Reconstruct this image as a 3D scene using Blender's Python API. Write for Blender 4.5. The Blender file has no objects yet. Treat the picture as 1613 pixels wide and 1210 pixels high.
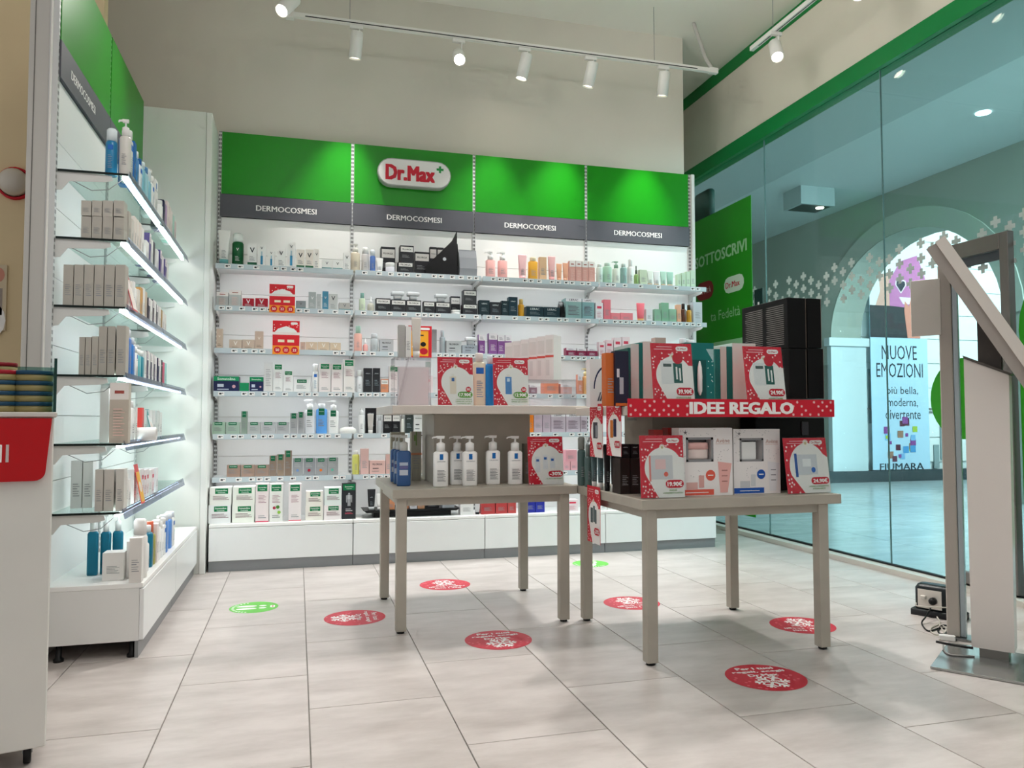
import bpy, math, random
from mathutils import Matrix, Vector
random.seed(7)
SC = bpy.context.scene
COL = SC.collection
PI = math.pi

# ------------------------------------------------------------------ camera
F_PX, CX, CY = 1216.0, 806.5, 605.0
def _n(v): return Vector(v).normalized()
_dY = _n((469-CX, -(661-CY), -F_PX))
_dX = _n((5194-CX, -(656-CY), -F_PX)); _dX = (_dX-_dY*_dX.dot(_dY)).normalized()
_dZ = _dX.cross(_dY)
ROT = Matrix((_dX, _dY, _dZ))
EYE = Vector((0, 0, 1.08))
cam_d = bpy.data.cameras.new('camera'); cam = bpy.data.objects.new('camera', cam_d); COL.objects.link(cam)
cam.matrix_world = Matrix.Translation(EYE) @ ROT.to_4x4()
cam_d.sensor_width = 36.0; cam_d.lens = F_PX/1613*36.0; cam_d.clip_start = .05; cam_d.clip_end = 200
SC.camera = cam
def ray(px, py): return ROT @ Vector((px-CX, -(py-CY), -F_PX))
def onY(px, py, y): d = ray(px, py); return EYE+d*(y/d.y)
def onX(px, py, x): d = ray(px, py); return EYE+d*(x/d.x)
def onZ(px, py, z=0): d = ray(px, py); return EYE+d*((z-EYE.z)/d.z)

# ------------------------------------------------------------------ world, big lights, exposure
SC.view_settings.view_transform = 'Standard'; SC.view_settings.look = 'None'
SC.view_settings.exposure = 0.0; SC.view_settings.gamma = 1.0; SC.view_settings.use_curve_mapping = False
w = bpy.data.worlds.new('world'); SC.world = w; w.use_nodes = True
w.node_tree.nodes['Background'].inputs[0].default_value = (1.0, .985, .96, 1)
w.node_tree.nodes['Background'].inputs[1].default_value = .50
SC.cycles.use_denoising = True
SC.cycles.use_adaptive_sampling = True; SC.cycles.adaptive_threshold = .09; SC.cycles.adaptive_min_samples = 12
SC.cycles.max_bounces = 5; SC.cycles.diffuse_bounces = 4; SC.cycles.glossy_bounces = 3; SC.cycles.transparent_max_bounces = 16; SC.cycles.sample_clamp_indirect = 4.0
SC.cycles.caustics_reflective = False; SC.cycles.caustics_refractive = False
def area_light(name, loc, target, size, power, col, sy=None):
    l = bpy.data.lights.new(name, 'AREA'); l.energy = power; l.color = col; l.size = size
    if sy: l.shape = 'RECTANGLE'; l.size_y = sy
    o = bpy.data.objects.new(name, l); COL.objects.link(o); o.location = loc
    o.rotation_euler = (Vector(target)-Vector(loc)).to_track_quat('-Z', 'Y').to_euler(); return o
def spot_light(name, loc, target, power, angle, col=(1, .96, .925), r=.05, blend=.6):
    l = bpy.data.lights.new(name, 'SPOT'); l.energy = power; l.color = col; l.spot_size = math.radians(angle); l.spot_blend = blend
    l.shadow_soft_size = r
    o = bpy.data.objects.new(name, l); COL.objects.link(o); o.location = loc
    o.rotation_euler = (Vector(target)-Vector(loc)).to_track_quat('-Z', 'Y').to_euler(); return o
# unseen lights out of frame: added area fill, then overhead spots
area_light('store_fill', (.4, 1.4, 4.45), (.7, 3.0, 0), 1.6, 32, (1, .965, .94))
area_light('store_fill', (2.6, .4, 4.45), (2.4, 4.0, 0), 1.4, 22, (1, .965, .94))
spot_light('unseen_spot', (2.35, 4.75, 4.0), (1.95, 3.2, 0), 310, 85, r=.09)
spot_light('unseen_spot', (.9, 5.15, 4.05), (.9, 4.2, 0), 230, 90, r=.09)
spot_light('unseen_spot', (-.1, 3.2, 4.0), (4.1, 5.0, 4.2), 230, 80, r=.8, blend=1.0)  # added spot with no visible head, brightens the bulkhead over the glass
spot_light('unseen_spot', (.2, 2.2, 4.0), (.2, 3.3, 0), 55, 100, r=.12)
# daylight of the shopping arcade beyond the glass
area_light('arcade_light', (8.2, 3.4, 4.4), (7.4, 8.0, 0), 2.5, 850, (.80, .95, 1.0)).data.spread = math.radians(125)
area_light('arcade_light', (12.2, 7.0, 4.4), (11.0, 11.2, 1.8), 2.2, 420, (.86, .97, 1.0))

# ------------------------------------------------------------------ materials
def lin(c): return c/12.92 if c <= .04045 else ((c+.055)/1.055)**2.4
def rgb(h):
    if isinstance(h, tuple): return h
    h = h.lstrip('#'); return tuple(lin(int(h[i:i+2], 16)/255) for i in (0, 2, 4))
MATS = {}
def M(h, rough=.45, metal=0.0, emit=0.0, var=0.0, vscale=6.0, bump=0.0, spec=.3):
    k = (h, rough, metal, emit, var, vscale, bump, spec)
    if k in MATS: return MATS[k]
    m = bpy.data.materials.new('mat_'+str(h).strip('#')); m.use_nodes = True
    nt = m.node_tree; b = nt.nodes['Principled BSDF']; c = rgb(h)
    b.inputs['Base Color'].default_value = (*c, 1); b.inputs['Roughness'].default_value = rough
    b.inputs['Metallic'].default_value = metal; b.inputs['Specular IOR Level'].default_value = spec
    if emit: b.inputs['Emission Color'].default_value = (*c, 1); b.inputs['Emission Strength'].default_value = emit
    if var or bump:
        tc = nt.nodes.new('ShaderNodeTexCoord'); nz = nt.nodes.new('ShaderNodeTexNoise')
        nz.inputs['Scale'].default_value = vscale; nz.inputs['Detail'].default_value = 5
        nt.links.new(tc.outputs['Object'], nz.inputs['Vector'])
        if var:
            r = nt.nodes.new('ShaderNodeValToRGB'); r.color_ramp.elements[0].position = .3; r.color_ramp.elements[1].position = .7
            r.color_ramp.elements[0].color = (*[x*(1-var) for x in c], 1); r.color_ramp.elements[1].color = (*[min(1, x*(1+var)) for x in c], 1)
            nt.links.new(nz.outputs['Fac'], r.inputs[0]); nt.links.new(r.outputs[0], b.inputs['Base Color'])
        if bump:
            bp = nt.nodes.new('ShaderNodeBump'); bp.inputs['Strength'].default_value = bump; bp.inputs['Distance'].default_value = .005
            nt.links.new(nz.outputs['Fac'], bp.inputs['Height']); nt.links.new(bp.outputs[0], b.inputs['Normal'])
    MATS[k] = m; return m
def clear(tint='#eef6f4', refl=.5, rough=.03, name='clear_acrylic'):
    k = (name, tint, refl, rough)
    if k in MATS: return MATS[k]
    m = bpy.data.materials.new(name); m.use_nodes = True; nt = m.node_tree
    for n in list(nt.nodes):
        if n.type == 'BSDF_PRINCIPLED': nt.nodes.remove(n)
    out = nt.nodes['Material Output']
    tr = nt.nodes.new('ShaderNodeBsdfTransparent'); tr.inputs[0].default_value = (*rgb(tint), 1)
    gl = nt.nodes.new('ShaderNodeBsdfGlossy'); gl.inputs['Roughness'].default_value = rough
    fr = nt.nodes.new('ShaderNodeLayerWeight'); fr.inputs[0].default_value = .5
    p5 = nt.nodes.new('ShaderNodeMath'); p5.operation = 'POWER'; p5.inputs[1].default_value = 4.0; nt.links.new(fr.outputs['Facing'], p5.inputs[0])
    mu = nt.nodes.new('ShaderNodeMath'); mu.operation = 'MULTIPLY_ADD'; mu.inputs[1].default_value = refl*.7; mu.inputs[2].default_value = .035*refl
    mx = nt.nodes.new('ShaderNodeMixShader')
    nt.links.new(p5.outputs[0], mu.inputs[0]); nt.links.new(mu.outputs[0], mx.inputs[0])
    nt.links.new(tr.outputs[0], mx.inputs[1]); nt.links.new(gl.outputs[0], mx.inputs[2]); nt.links.new(mx.outputs[0], out.inputs[0])
    MATS[k] = m; return m
def slotted():
    if 'slot' in MATS: return MATS['slot']
    m = bpy.data.materials.new('slotted_metal'); m.use_nodes = True; nt = m.node_tree; b = nt.nodes['Principled BSDF']
    tc = nt.nodes.new('ShaderNodeTexCoord'); sp = nt.nodes.new('ShaderNodeSeparateXYZ'); nt.links.new(tc.outputs['Object'], sp.inputs[0])
    def mth(op, a, bb=None):
        n = nt.nodes.new('ShaderNodeMath'); n.operation = op
        for i, x in enumerate((a, bb)):
            if x is None: continue
            if isinstance(x, (int, float)): n.inputs[i].default_value = x
            else: nt.links.new(x, n.inputs[i])
        return n.outputs[0]
    fz = mth('FRACT', mth('MULTIPLY', sp.outputs[2], 31.0)); a = mth('GREATER_THAN', fz, .42)
    ax = mth('ABSOLUTE', mth('SUBTRACT', mth('ABSOLUTE', sp.outputs[0]), .0055)); c = mth('LESS_THAN', ax, .0035)
    mx = nt.nodes.new('ShaderNodeMix'); mx.data_type = 'RGBA'
    nt.links.new(mth('MULTIPLY', a, c), mx.inputs[0])
    mx.inputs[6].default_value = (.62, .63, .63, 1); mx.inputs[7].default_value = (.03, .03, .03, 1)
    nt.links.new(mx.outputs[2], b.inputs['Base Color']); b.inputs['Roughness'].default_value = .4
    MATS['slot'] = m; return m
def tile_mat(name, base, dark, rough):
    if name in MATS: return MATS[name]
    m = bpy.data.materials.new(name); m.use_nodes = True; nt = m.node_tree; b = nt.nodes['Principled BSDF']
    ge = nt.nodes.new('ShaderNodeNewGeometry'); mp = nt.nodes.new('ShaderNodeMapping'); mp.inputs['Scale'].default_value = (1.2, 3.5, 1)
    nz = nt.nodes.new('ShaderNodeTexNoise'); nz.inputs['Scale'].default_value = 2.2; nz.inputs['Detail'].default_value = 8; nz.inputs['Roughness'].default_value = .65
    oi = nt.nodes.new('ShaderNodeObjectInfo'); ad = nt.nodes.new('ShaderNodeVectorMath'); ad.operation = 'ADD'
    sc2 = nt.nodes.new('ShaderNodeVectorMath'); sc2.operation = 'SCALE'; sc2.inputs[3].default_value = 7.0
    cv = nt.nodes.new('ShaderNodeCombineXYZ'); nt.links.new(oi.outputs['Random'], cv.inputs[2]); nt.links.new(cv.outputs[0], sc2.inputs[0])
    nt.links.new(ge.outputs['Position'], mp.inputs[0]); nt.links.new(mp.outputs[0], ad.inputs[0]); nt.links.new(sc2.outputs[0], ad.inputs[1]); nt.links.new(ad.outputs[0], nz.inputs['Vector'])
    r = nt.nodes.new('ShaderNodeValToRGB'); r.color_ramp.elements[0].position = .28; r.color_ramp.elements[1].position = .62
    r.color_ramp.elements[0].color = (*rgb(dark), 1); r.color_ramp.elements[1].color = (*rgb(base), 1)
    nt.links.new(nz.outputs['Fac'], r.inputs[0]); nt.links.new(r.outputs[0], b.inputs['Base Color'])
    rr = nt.nodes.new('ShaderNodeMapRange'); rr.inputs[3].default_value = rough-.08; rr.inputs[4].default_value = rough+.1
    nt.links.new(nz.outputs['Fac'], rr.inputs[0]); nt.links.new(rr.outputs[0], b.inputs['Roughness'])
    MATS[name] = m; return m
WHITE = M('#f4f4f2', .35); OFFW = M('#e9e8e4', .5); BLACK = M('#0c0c0e', .4); DARK = M('#26272b', .45)
GREEN = M('#128a0e', .33, var=.03, vscale=2); GREY = M('#5a5b62', .5); TAUPE = M('#aea89c', .5, var=.05, vscale=9)
ALU = M('#b9babb', .35, .7); STEEL = M('#8e9090', .3, .9); RED = M('#c8142c', .4); INK = M('#5c5f63', .6)
PRINTW = M('#f6f4f2', .5); DGREEN = M('#0f7a4a', .45); CLEAR = clear()

# ------------------------------------------------------------------ mesh builder
class MB:
    def __init__(s): s.v = []; s.f = []; s.mi = []; s.mats = []; s.sm = []
    def mid(s, m):
        if m not in s.mats: s.mats.append(m)
        return s.mats.index(m)
    def add(s, vs, fs, m, smooth=False, mat=None):
        o = len(s.v); i = s.mid(m)
        s.v += [tuple(mat @ Vector(p)) for p in vs] if mat else [tuple(p) for p in vs]
        for f in fs: s.f.append([k+o for k in f]); s.mi.append(i); s.sm.append(smooth)
        return s
    def box(s, x0, x1, y0, y1, z0, z1, m, mat=None):
        vs = [(x, y, z) for z in (z0, z1) for y in (y0, y1) for x in (x0, x1)]
        return s.add(vs, [(0, 2, 3, 1), (4, 5, 7, 6), (0, 1, 5, 4), (2, 6, 7, 3), (0, 4, 6, 2), (1, 3, 7, 5)], m, mat=mat)
    def cbox(s, x0, x1, y0, y1, z0, z1, m, c=.003, mat=None):   # box with chamfered vertical + top edges
        secs = []
        for z, i in ((z0, c), (z0+c, 0), (z1-c, 0), (z1, c)):
            secs.append([(x0+i+c, y0+i, z), (x1-i-c, y0+i, z), (x1-i, y0+i+c, z), (x1-i, y1-i-c, z), (x1-i-c, y1-i, z), (x0+i+c, y1-i, z), (x0+i, y1-i-c, z), (x0+i, y0+i+c, z)])
        return s.loft(secs, m, mat=mat)
    def loft(s, secs, m, smooth=False, mat=None, caps=True):
        n = len(secs[0]); vs = [p for q in secs for p in q]; fs = []
        for a in range(len(secs)-1):
            for k in range(n): fs.append((a*n+k, a*n+(k+1) % n, (a+1)*n+(k+1) % n, (a+1)*n+k))
        if caps: fs.append(tuple(range(n-1, -1, -1))); fs.append(tuple((len(secs)-1)*n+k for k in range(n)))
        return s.add(vs, fs, m, smooth, mat)
    def lathe(s, prof, m, seg=16, mat=None, smooth=True, caps=True):
        return s.loft([[(r*math.cos(2*PI*k/seg), r*math.sin(2*PI*k/seg), z) for k in range(seg)] for r, z in prof], m, smooth, mat, caps)
    def rect_loft(s, prof, m, mat=None, seg=3, smooth=True):      # (w, d, z, corner radius)
        secs = []
        for w_, d_, z, r in prof:
            r = min(r, w_/2*.99, d_/2*.99); q = []
            for cx, cy, a0 in ((w_/2-r, d_/2-r, 0), (-w_/2+r, d_/2-r, PI/2), (-w_/2+r, -d_/2+r, PI), (w_/2-r, -d_/2+r, 1.5*PI)):
                for k in range(seg+1): a = a0+PI/2*k/seg; q.append((cx+r*math.cos(a), cy+r*math.sin(a), z))
            secs.append(q)
        return s.loft(secs, m, smooth, mat)
    def poly(s, pts, m, mat=None): return s.add(pts, [tuple(range(len(pts)))], m, mat=mat)
    def prism(s, pts, h, m, mat=None):                            # XY outline (ccw) extruded to z = h
        n = len(pts); return s.loft([[(x, y, 0) for x, y in pts], [(x, y, h) for x, y in pts]], m, mat=mat)
    def tube(s, path, r, m, seg=8):
        path = [Vector(p) for p in path]; secs = []
        for i, p in enumerate(path):
            t = (path[min(i+1, len(path)-1)]-path[max(i-1, 0)]).normalized()
            a = t.cross(Vector((0, 0, 1)));
            if a.length < 1e-3: a = t.cross(Vector((1, 0, 0)))
            a.normalize(); b = t.cross(a)
            secs.append([tuple(p+a*r*math.cos(2*PI*k/seg)+b*r*math.sin(2*PI*k/seg)) for k in range(seg)])
        return s.loft(secs, m, True)
    def mesh(s, me, m, mat):
        return s.add([v.co for v in me.vertices], [tuple(p.vertices) for p in me.polygons], m, mat=mat)
    def data(s, name):
        me = bpy.data.meshes.new(name); me.from_pydata(s.v, [], s.f)
        for m in s.mats: me.materials.append(m)
        me.polygons.foreach_set('material_index', s.mi); me.polygons.foreach_set('use_smooth', s.sm)
        me.update(); return me
    def build(s, name, parent=None, loc=(0, 0, 0), rz=0.0, kind=None):
        return link(name, s.data(name), parent, loc, rz, kind)
def link(name, data, parent=None, loc=(0, 0, 0), rz=0.0, kind=None):
    o = bpy.data.objects.new(name, data); COL.objects.link(o); o.parent = parent
    o.location = loc; o.rotation_euler = (0, 0, rz)
    if kind: o['kind'] = kind
    return o
def tag(o, label, cat, group=None):
    o['label'] = label; o['category'] = cat
    if group: o['group'] = group
    return o
def empty(name, loc=(0, 0, 0), rz=0.0): return link(name, None, None, loc, rz)
def copy_tree(o, parent=None):
    c = o.copy(); COL.objects.link(c); c.parent = parent
    for ch in list(o.children): copy_tree(ch, c)
    return c
TXT = {}
def text_mesh(t, bold=True):
    if (t, bold) in TXT: return TXT[(t, bold)]
    cu = bpy.data.curves.new('t', 'FONT'); cu.body = t; cu.align_x = 'CENTER'; cu.align_y = 'CENTER'; cu.resolution_u = 2
    cu.fill_mode = 'FRONT'
    ob = bpy.data.objects.new('t', cu); me = bpy.data.meshes.new_from_object(ob); bpy.data.objects.remove(ob)
    xs = [v.co.x for v in me.vertices] or [0, 1]; ys = [v.co.y for v in me.vertices] or [0, 1]
    TXT[(t, bold)] = (me, min(xs), max(xs), min(ys), max(ys)); return TXT[(t, bold)]
RX = Matrix.Rotation(PI/2, 4, 'X')
def put_text(mb, t, cx, cz, wid, y, m, hgt=None, bold=True, base=Matrix(), heavy=0.0):
    """text in the XZ plane facing -Y, centred, fitted to a width (or a height)"""
    me, x0, x1, y0, y1 = text_mesh(t, bold)
    s = wid/(x1-x0) if wid else hgt/(y1-y0)
    if wid and hgt: sx, sz = wid/(x1-x0), hgt/(y1-y0)
    else: sx = sz = s
    T = base @ Matrix.Translation((cx, y, cz)) @ RX @ Matrix.Diagonal((sx, sz, 1, 1)) @ Matrix.Translation((-(x0+x1)/2, -(y0+y1)/2, 0))
    sh = [(-.022, 0), (0, 0), (.022, 0)] if bold else [(0, 0)]
    if heavy: sh = [(heavy*a, heavy*b) for a, b in ((-1, -.5), (-1, .5), (-.33, .5), (-.33, -.5), (.33, .5), (.33, -.5), (1, -.5), (1, .5))]
    for i, (dx, dy) in enumerate(sh): mb.mesh(me, m, T @ Matrix.Translation((dx, dy, .00012*i)))
def disc(mb, cx, cz, rx, rz, y, m, n=14, base=None):
    mb.poly([(cx+rx*math.cos(2*PI*k/n), y, cz+rz*math.sin(2*PI*k/n)) for k in range(n)], m, base)
def rrect(mb, cx, cz, wx, hz, y, m, base=None, n=5):
    r = hz/2; pts = []
    for k in range(n+1): a = -PI/2+PI*k/n; pts.append((cx+wx/2-r+r*math.cos(a), y, cz+r*math.sin(a)))
    for k in range(n+1): a = PI/2+PI*k/n; pts.append((cx-wx/2+r+r*math.cos(a), y, cz+r*math.sin(a)))
    mb.poly(pts, m, base)
def rect(mb, x0, x1, z0, z1, y, m, base=None): mb.poly([(x0, y, z0), (x1, y, z0), (x1, y, z1), (x0, y, z1)], m, base)

# ------------------------------------------------------------------ the store shell
YP, YSF, YBF = 6.28, 5.98, 5.87           # back panel, shelf front, base front
ZS = [2.222, 1.912, 1.600, 1.285, .972, .660]   # shelf tops
ZB = .335
CEIL, GX = 4.607, 4.10
BAYX = [-.600+1.0045*i for i in range(5)]
PLASTER = M('#d3cfc3', .8, var=.03, vscale=1.5, bump=.05)
WARM = M('#dcc8a2', .8, var=.03, vscale=1.5)
fl = MB().box(-3.4, GX-.05, -1.5, 7.75, -.05, -.005, M('#8f8b86', .8)).build('floor', kind='structure')
TILE = tile_mat('floor_tile_stone', '#c9c1bd', '#aea5a0', .36)
offs = {-3: 2.55, -2: 2.98, -1: 3.43, 0: 3.03, 1: 3.45, 2: 2.99, 3: 2.53, 4: 2.29, 5: 2.75, 6: 2.50, 7: 2.95, -4: 2.70, -5: 3.1}
tile_data = {}
def floor_tile(x0, x1, y0, y1, parent, mat, z=0.0, g=.0022, nm='tile'):
    k = (round(x1-x0, 3), round(y1-y0, 3), mat.name)
    if k not in tile_data:
        hw, hl = (x1-x0)/2-g, (y1-y0)/2-g
        tile_data[k] = MB().loft([[(-hw, -hl, -.008), (hw, -hl, -.008), (hw, hl, -.008), (-hw, hl, -.008)], [(-hw, -hl, -.001), (hw, -hl, -.001), (hw, hl, -.001), (-hw, hl, -.001)],
                                  [(-hw+.001, -hl+.001, 0), (hw-.001, -hl+.001, 0), (hw-.001, hl-.001, 0), (-hw+.001, hl-.001, 0)]], mat).data(nm)
    return link(nm, tile_data[k], parent, ((x0+x1)/2, (y0+y1)/2, z))
for c in range(-4, 8):
    x0, x1 = .052+.5022*c, .052+.5022*(c+1)
    x1 = min(x1, 4.045)
    y = offs[c]-.89*2
    while y < 7.6:
        if y+.89 > 1.2: floor_tile(x0, x1, y, min(y+.89, 7.7), fl, TILE)
        y += .89
MB().box(-3.4, 3.40, 6.33, 6.45, 0, CEIL, PLASTER).build('wall_back', kind='structure')
MB().box(3.28, 3.40, 6.45, 7.65, 0, CEIL, PLASTER).build('wall_recess_side', kind='structure')
MB().box(3.28, GX, 7.65, 7.75, 0, CEIL, PLASTER).build('wall_recess_back', kind='structure')
MB().box(-3.4, GX+.12, -1.5, 7.75, CEIL, CEIL+.1, M('#f0ece2', .85, var=.02, vscale=1.2)).build('ceiling', kind='structure')
MB().box(GX-.03, GX+.09, -1.5, 7.65, 3.785, CEIL-.126, M('#dbd5c6', .8, var=.03, vscale=1.5)).build('wall_right', kind='structure')
MB().box(GX-.045, GX+.1, -1.5, 7.65, 3.645, 3.78, M('#128040', .4)).build('trim_1', kind='structure')
MB().box(GX-.035, GX+.1, -1.5, 7.65, CEIL-.125, CEIL, M('#15803c', .4)).build('trim_2', kind='structure')
MB().box(-3.4, -1.19, 5.2, 5.3, 0, CEIL, WARM).build('wall_left', kind='structure')
# glass front: sill, panes with frosted crosses, posters stuck on it
sill = MB(); sill.box(GX-.10, GX+.055, -1.5, 7.65, 0, .035, M('#c9c4bb', .35)); sill.box(GX-.012, GX+.018, -1.5, 7.65, .035, .047, BLACK)
sill.build('trim_3', kind='structure')
win = empty('window_1', (0, 0, 0)); win['kind'] = 'structure'
GLASS = clear('#e3f1f0', .62, .015, 'shop_glass')
EDGE = M('#6f8583', .2)
seams = [7.62, 6.115, 4.645, 3.175, 1.70, .2]
FROST = M('#b9c6c2', .6)
cross = MB(); a_, t_ = .036, .0135
cross.poly([(0, x, z) for x, z in ((-t_, -a_), (t_, -a_), (t_, -t_), (a_, -t_), (a_, t_), (t_, t_), (t_, a_), (-t_, a_), (-t_, t_), (-a_, t_), (-a_, -t_), (-t_, -t_))][::-1], FROST)
cross_d = cross.data('cross_decal')
for i in range(len(seams)-1):
    y1, y0 = seams[i]-.004, seams[i+1]+.004
    pn = MB().box(GX-.003, GX+.009, y0-.001, y1+.001, .047, 3.645, GLASS).build('pane', win)
    MB().box(GX-.0035, GX+.0095, y1+.0025, y1+.0055, .047, 3.645, EDGE).build('glass_joint', win)
    if i < 3:
        yy = y1-.05; k = 0
        while yy > y0+.03:
            for r_ in range(3):
                z = 2.02+.105*r_+.052*(k % 2)
                if (k+r_) % 5 == 4 and r_ != 1: continue
                link('cross_decal', cross_d, pn, (GX-.0045, yy, z))
            yy -= .098; k += 1

# ------------------------------------------------------------------ the arcade beyond the glass
fm = MB().box(GX+.06, 15, 1, 15, -.05, -.006, M('#7d8a8c', .7)).build('floor', kind='structure')
MT = tile_mat('arcade_tile_stone', '#b9c6c8', '#9fb0b4', .22)
for a in range(9):
    for b in range(10):
        x0 = GX+.06+.9*a; y0 = 2.6+.9*b+(.3 if a % 2 else 0)
        floor_tile(x0, x0+.9, y0, min(y0+.9, 11.3), fm, MT, z=-.001, g=.003)
XA, XB, YJ = 8.85, 9.46, 11.32
AW = M('#9fa9a0', .8, var=.03, vscale=1)
def arch_wall(x0, x1, yc, ry, zs, rz, ymin, ymax, ztop, m):
    mb = MB(); n = 20
    arc = [(yc-ry*math.cos(PI*k/n), zs+rz*math.sin(PI*k/n)) for k in range(n+1)]
    for x, flip in ((x0, 1), (x1, -1)):
        for k in range(n):
            q = [(x, *arc[k]), (x, *arc[k+1]), (x, arc[k+1][0], ztop), (x, arc[k][0], ztop)]
            mb.poly(q[::-1] if flip < 0 else q, m)
        for ya, yb in ((ymin, yc-ry), (yc+ry, ymax)): mb.poly([(x, ya, 0), (x, yb, 0), (x, yb, ztop), (x, ya, ztop)], m)
    for k in range(n): mb.poly([(x0, *arc[k]), (x1, *arc[k]), (x1, *arc[k+1]), (x0, *arc[k+1])], m)
    for y in (yc-ry, yc+ry): mb.poly([(x0, y, 0), (x1, y, 0), (x1, y, zs), (x0, y, zs)], m)
    return mb
arch_wall(XA, XB, 9.62, 1.70, 2.45, 1.50, 1, 15, 4.72, AW).build('wall_arcade', kind='structure')
# raised moulding round the arch
mo = MB(); n = 20
for k in range(n):
    a, b = PI*k/n, PI*(k+1)/n
    P_ = lambda t, e: (XA-.02, 9.62-(1.70+e)*math.cos(t), 2.45+(1.50+e)*math.sin(t))
    mo.poly([P_(a, 0), P_(b, 0), P_(b, .30), P_(a, .30)], M('#b4beb4', .8))
    mo.poly([P_(a, .30), P_(b, .30), (XA, *P_(b, .30)[1:]), (XA, *P_(a, .30)[1:])], M('#b4beb4', .8))
mo.build('trim_4', kind='structure')
MB().box(GX+.1, XA, 1, 15, 4.62, 4.72, M('#c3cfcf', .8)).build('ceiling', kind='structure')
MB().box(GX+.1, XA, 15, 15.1, 0, 4.72, AW).build('wall_arcade_end', kind='structure')
MB().box(GX+.1, 6.55, 1, 15, 4.50, 4.619, M('#aebab9', .8)).build('ceiling', kind='structure')
wj = MB().box(XA+.02, 15, YJ+.03, YJ+.2, 0, 5.2, M('#dfe9ea', .7)).build('wall_passage', kind='structure')
for k in range(11):
    MB().box(XA+.025, 14.9, YJ, YJ+.03, .32+.44*k, .32+.44*(k+1)-.018, M('#e9f1f1', .6)).build('panel', wj)
MB().box(XA-.3, 14.9, YJ-.16, YJ-.001, 0, .19, M('#39474c', .4)).build('plinth', wj)
MB().box(XA-.08, XB+.02, YJ-.10, YJ-.001, .19, 2.33, M('#c3d5da', .6)).build('pilaster', wj)
MB().box(XA-.14, XB+.06, YJ-.14, YJ-.001, 2.33, 2.47, M('#c9dade', .6)).build('capital', wj)
MB().box(XB+.02, 13.5, YJ-.09, YJ-.06, 1.24, 1.27, STEEL).build('handrail', wj)
for k, (xa, xb, za, zb) in enumerate(((9.58, 9.85, 1.0, 1.95), (11.25, 11.6, 1.0, 1.95), (11.1, 11.25, .35, .95), (10.95, 11.06, .2, .62))):
    MB().box(xa, xb, YJ-.02, YJ-.001, za, zb, M('#8ea3a6', .3)).build('wall_recess_panel', wj)
# tall banner
bn = empty('banner', (0, 0, 0)); tag(bn, 'tall hanging banner with pale blue lower half behind the arch', 'banner')
BY = YJ-.13; bx0, bx1 = 9.55, 10.75; bxc = (bx0+bx1)/2
MB().box(bx0, bx1, BY, BY+.012, .2, 4.05, M('#b9dcf2', .6)).build('cloth', bn)
bp = MB(); y = BY-.002
rect(bp, bx0, bx1, 2.50, 4.05, y, M('#e8eef0', .6))
rect(bp, bx0, bx1-.18, 2.50, 3.06, y-.001, M('#2c3338', .6))
bp.poly([(bx0+.12, y-.001, 3.06), (bx0+.62, y-.001, 3.06), (bx0+.55, y-.001, 3.35), (bx0+.60, y-.001, 3.62), (bx0+.2, y-.001, 3.62), (bx0+.22, y-.001, 3.3)], M('#d7a99a', .6))
bp.poly([(bx0+.42, y-.003, 3.06), (bx0+1.15, y-.003, 3.02), (bx0+1.2, y-.003, 3.55), (bx0+1.02, y-.003, 3.98), (bx0+.66, y-.003, 3.86), (bx0+.42, y-.003, 3.5)], M('#c377ae', .6))
for hx in (.66, .94):
    for q, mm in ((1.25, '#f1e3ee'), (1.0, '#2d3440')):
        s_ = .1*q; yy = y-.004-(.001 if q == 1 else 0); c0 = bx0+hx; z0 = 3.42
        bp.poly([(c0, yy, z0-1.1*s_), (c0+.95*s_, yy, z0+.15*s_), (c0+.85*s_, yy, z0+.75*s_), (c0+.4*s_, yy, z0+.9*s_), (c0, yy, z0+.5*s_), (c0-.4*s_, yy, z0+.9*s_), (c0-.85*s_, yy, z0+.75*s_), (c0-.95*s_, yy, z0+.15*s_)], M(mm, .6))
bp.poly([(bx0+.62, y-.004, 3.22), (bx0+.98, y-.004, 3.22), (bx0+.9, y-.004, 3.10), (bx0+.7, y-.004, 3.10)], M('#f1e3ee', .6))
bp.poly([(bx0+.78, y-.005, 2.5), (bx0+1.05, y-.005, 2.5), (bx0+1.03, y-.005, 3.02), (bx0+1.0, y-.005, 3.24), (bx0+.94, y-.005, 3.08), (bx0+.88, y-.005, 3.24), (bx0+.82, y-.005, 3.06), (bx0+.74, y-.005, 3.16), (bx0+.72, y-.005, 2.98)], M('#d98f7c', .6))
bp.build('picture_print', bn)
bt = MB(); ik = M('#33404a', .6)
put_text(bt, 'NUOVE', bxc, 2.24, .74, y, ik, .25, False); put_text(bt, 'EMOZIONI', bxc, 1.93, .98, y, ik, .25, False)
for i, s_ in enumerate(('più bella,', 'moderna,', 'divertente')): put_text(bt, s_, bxc+.05, 1.56-.2*i, (.66, .64, .74)[i], y, ik, .17, False)
put_text(bt, 'FIUMARA', bxc, .25, .92, y, ik, .12)
bt.build('lettering', bn)
bs = MB(); rr = random.Random(3)
for i in range(22):
    a = rr.uniform(0, 2*PI); r_ = .38*math.sqrt(rr.random()); s_ = rr.choice((.03, .05, .06))
    c0, z0 = bxc+r_*math.cos(a), .72+r_*math.sin(a)
    rect(bs, c0-s_, c0+s_, z0-s_, z0+s_, y-.0002*i, M(rr.choice(('#7fb8e6', '#a8c84a', '#8a4a96', '#a07c68', '#5f3046', '#4b9ad4')), .6))
bs.build('square_print', bn)
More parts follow.
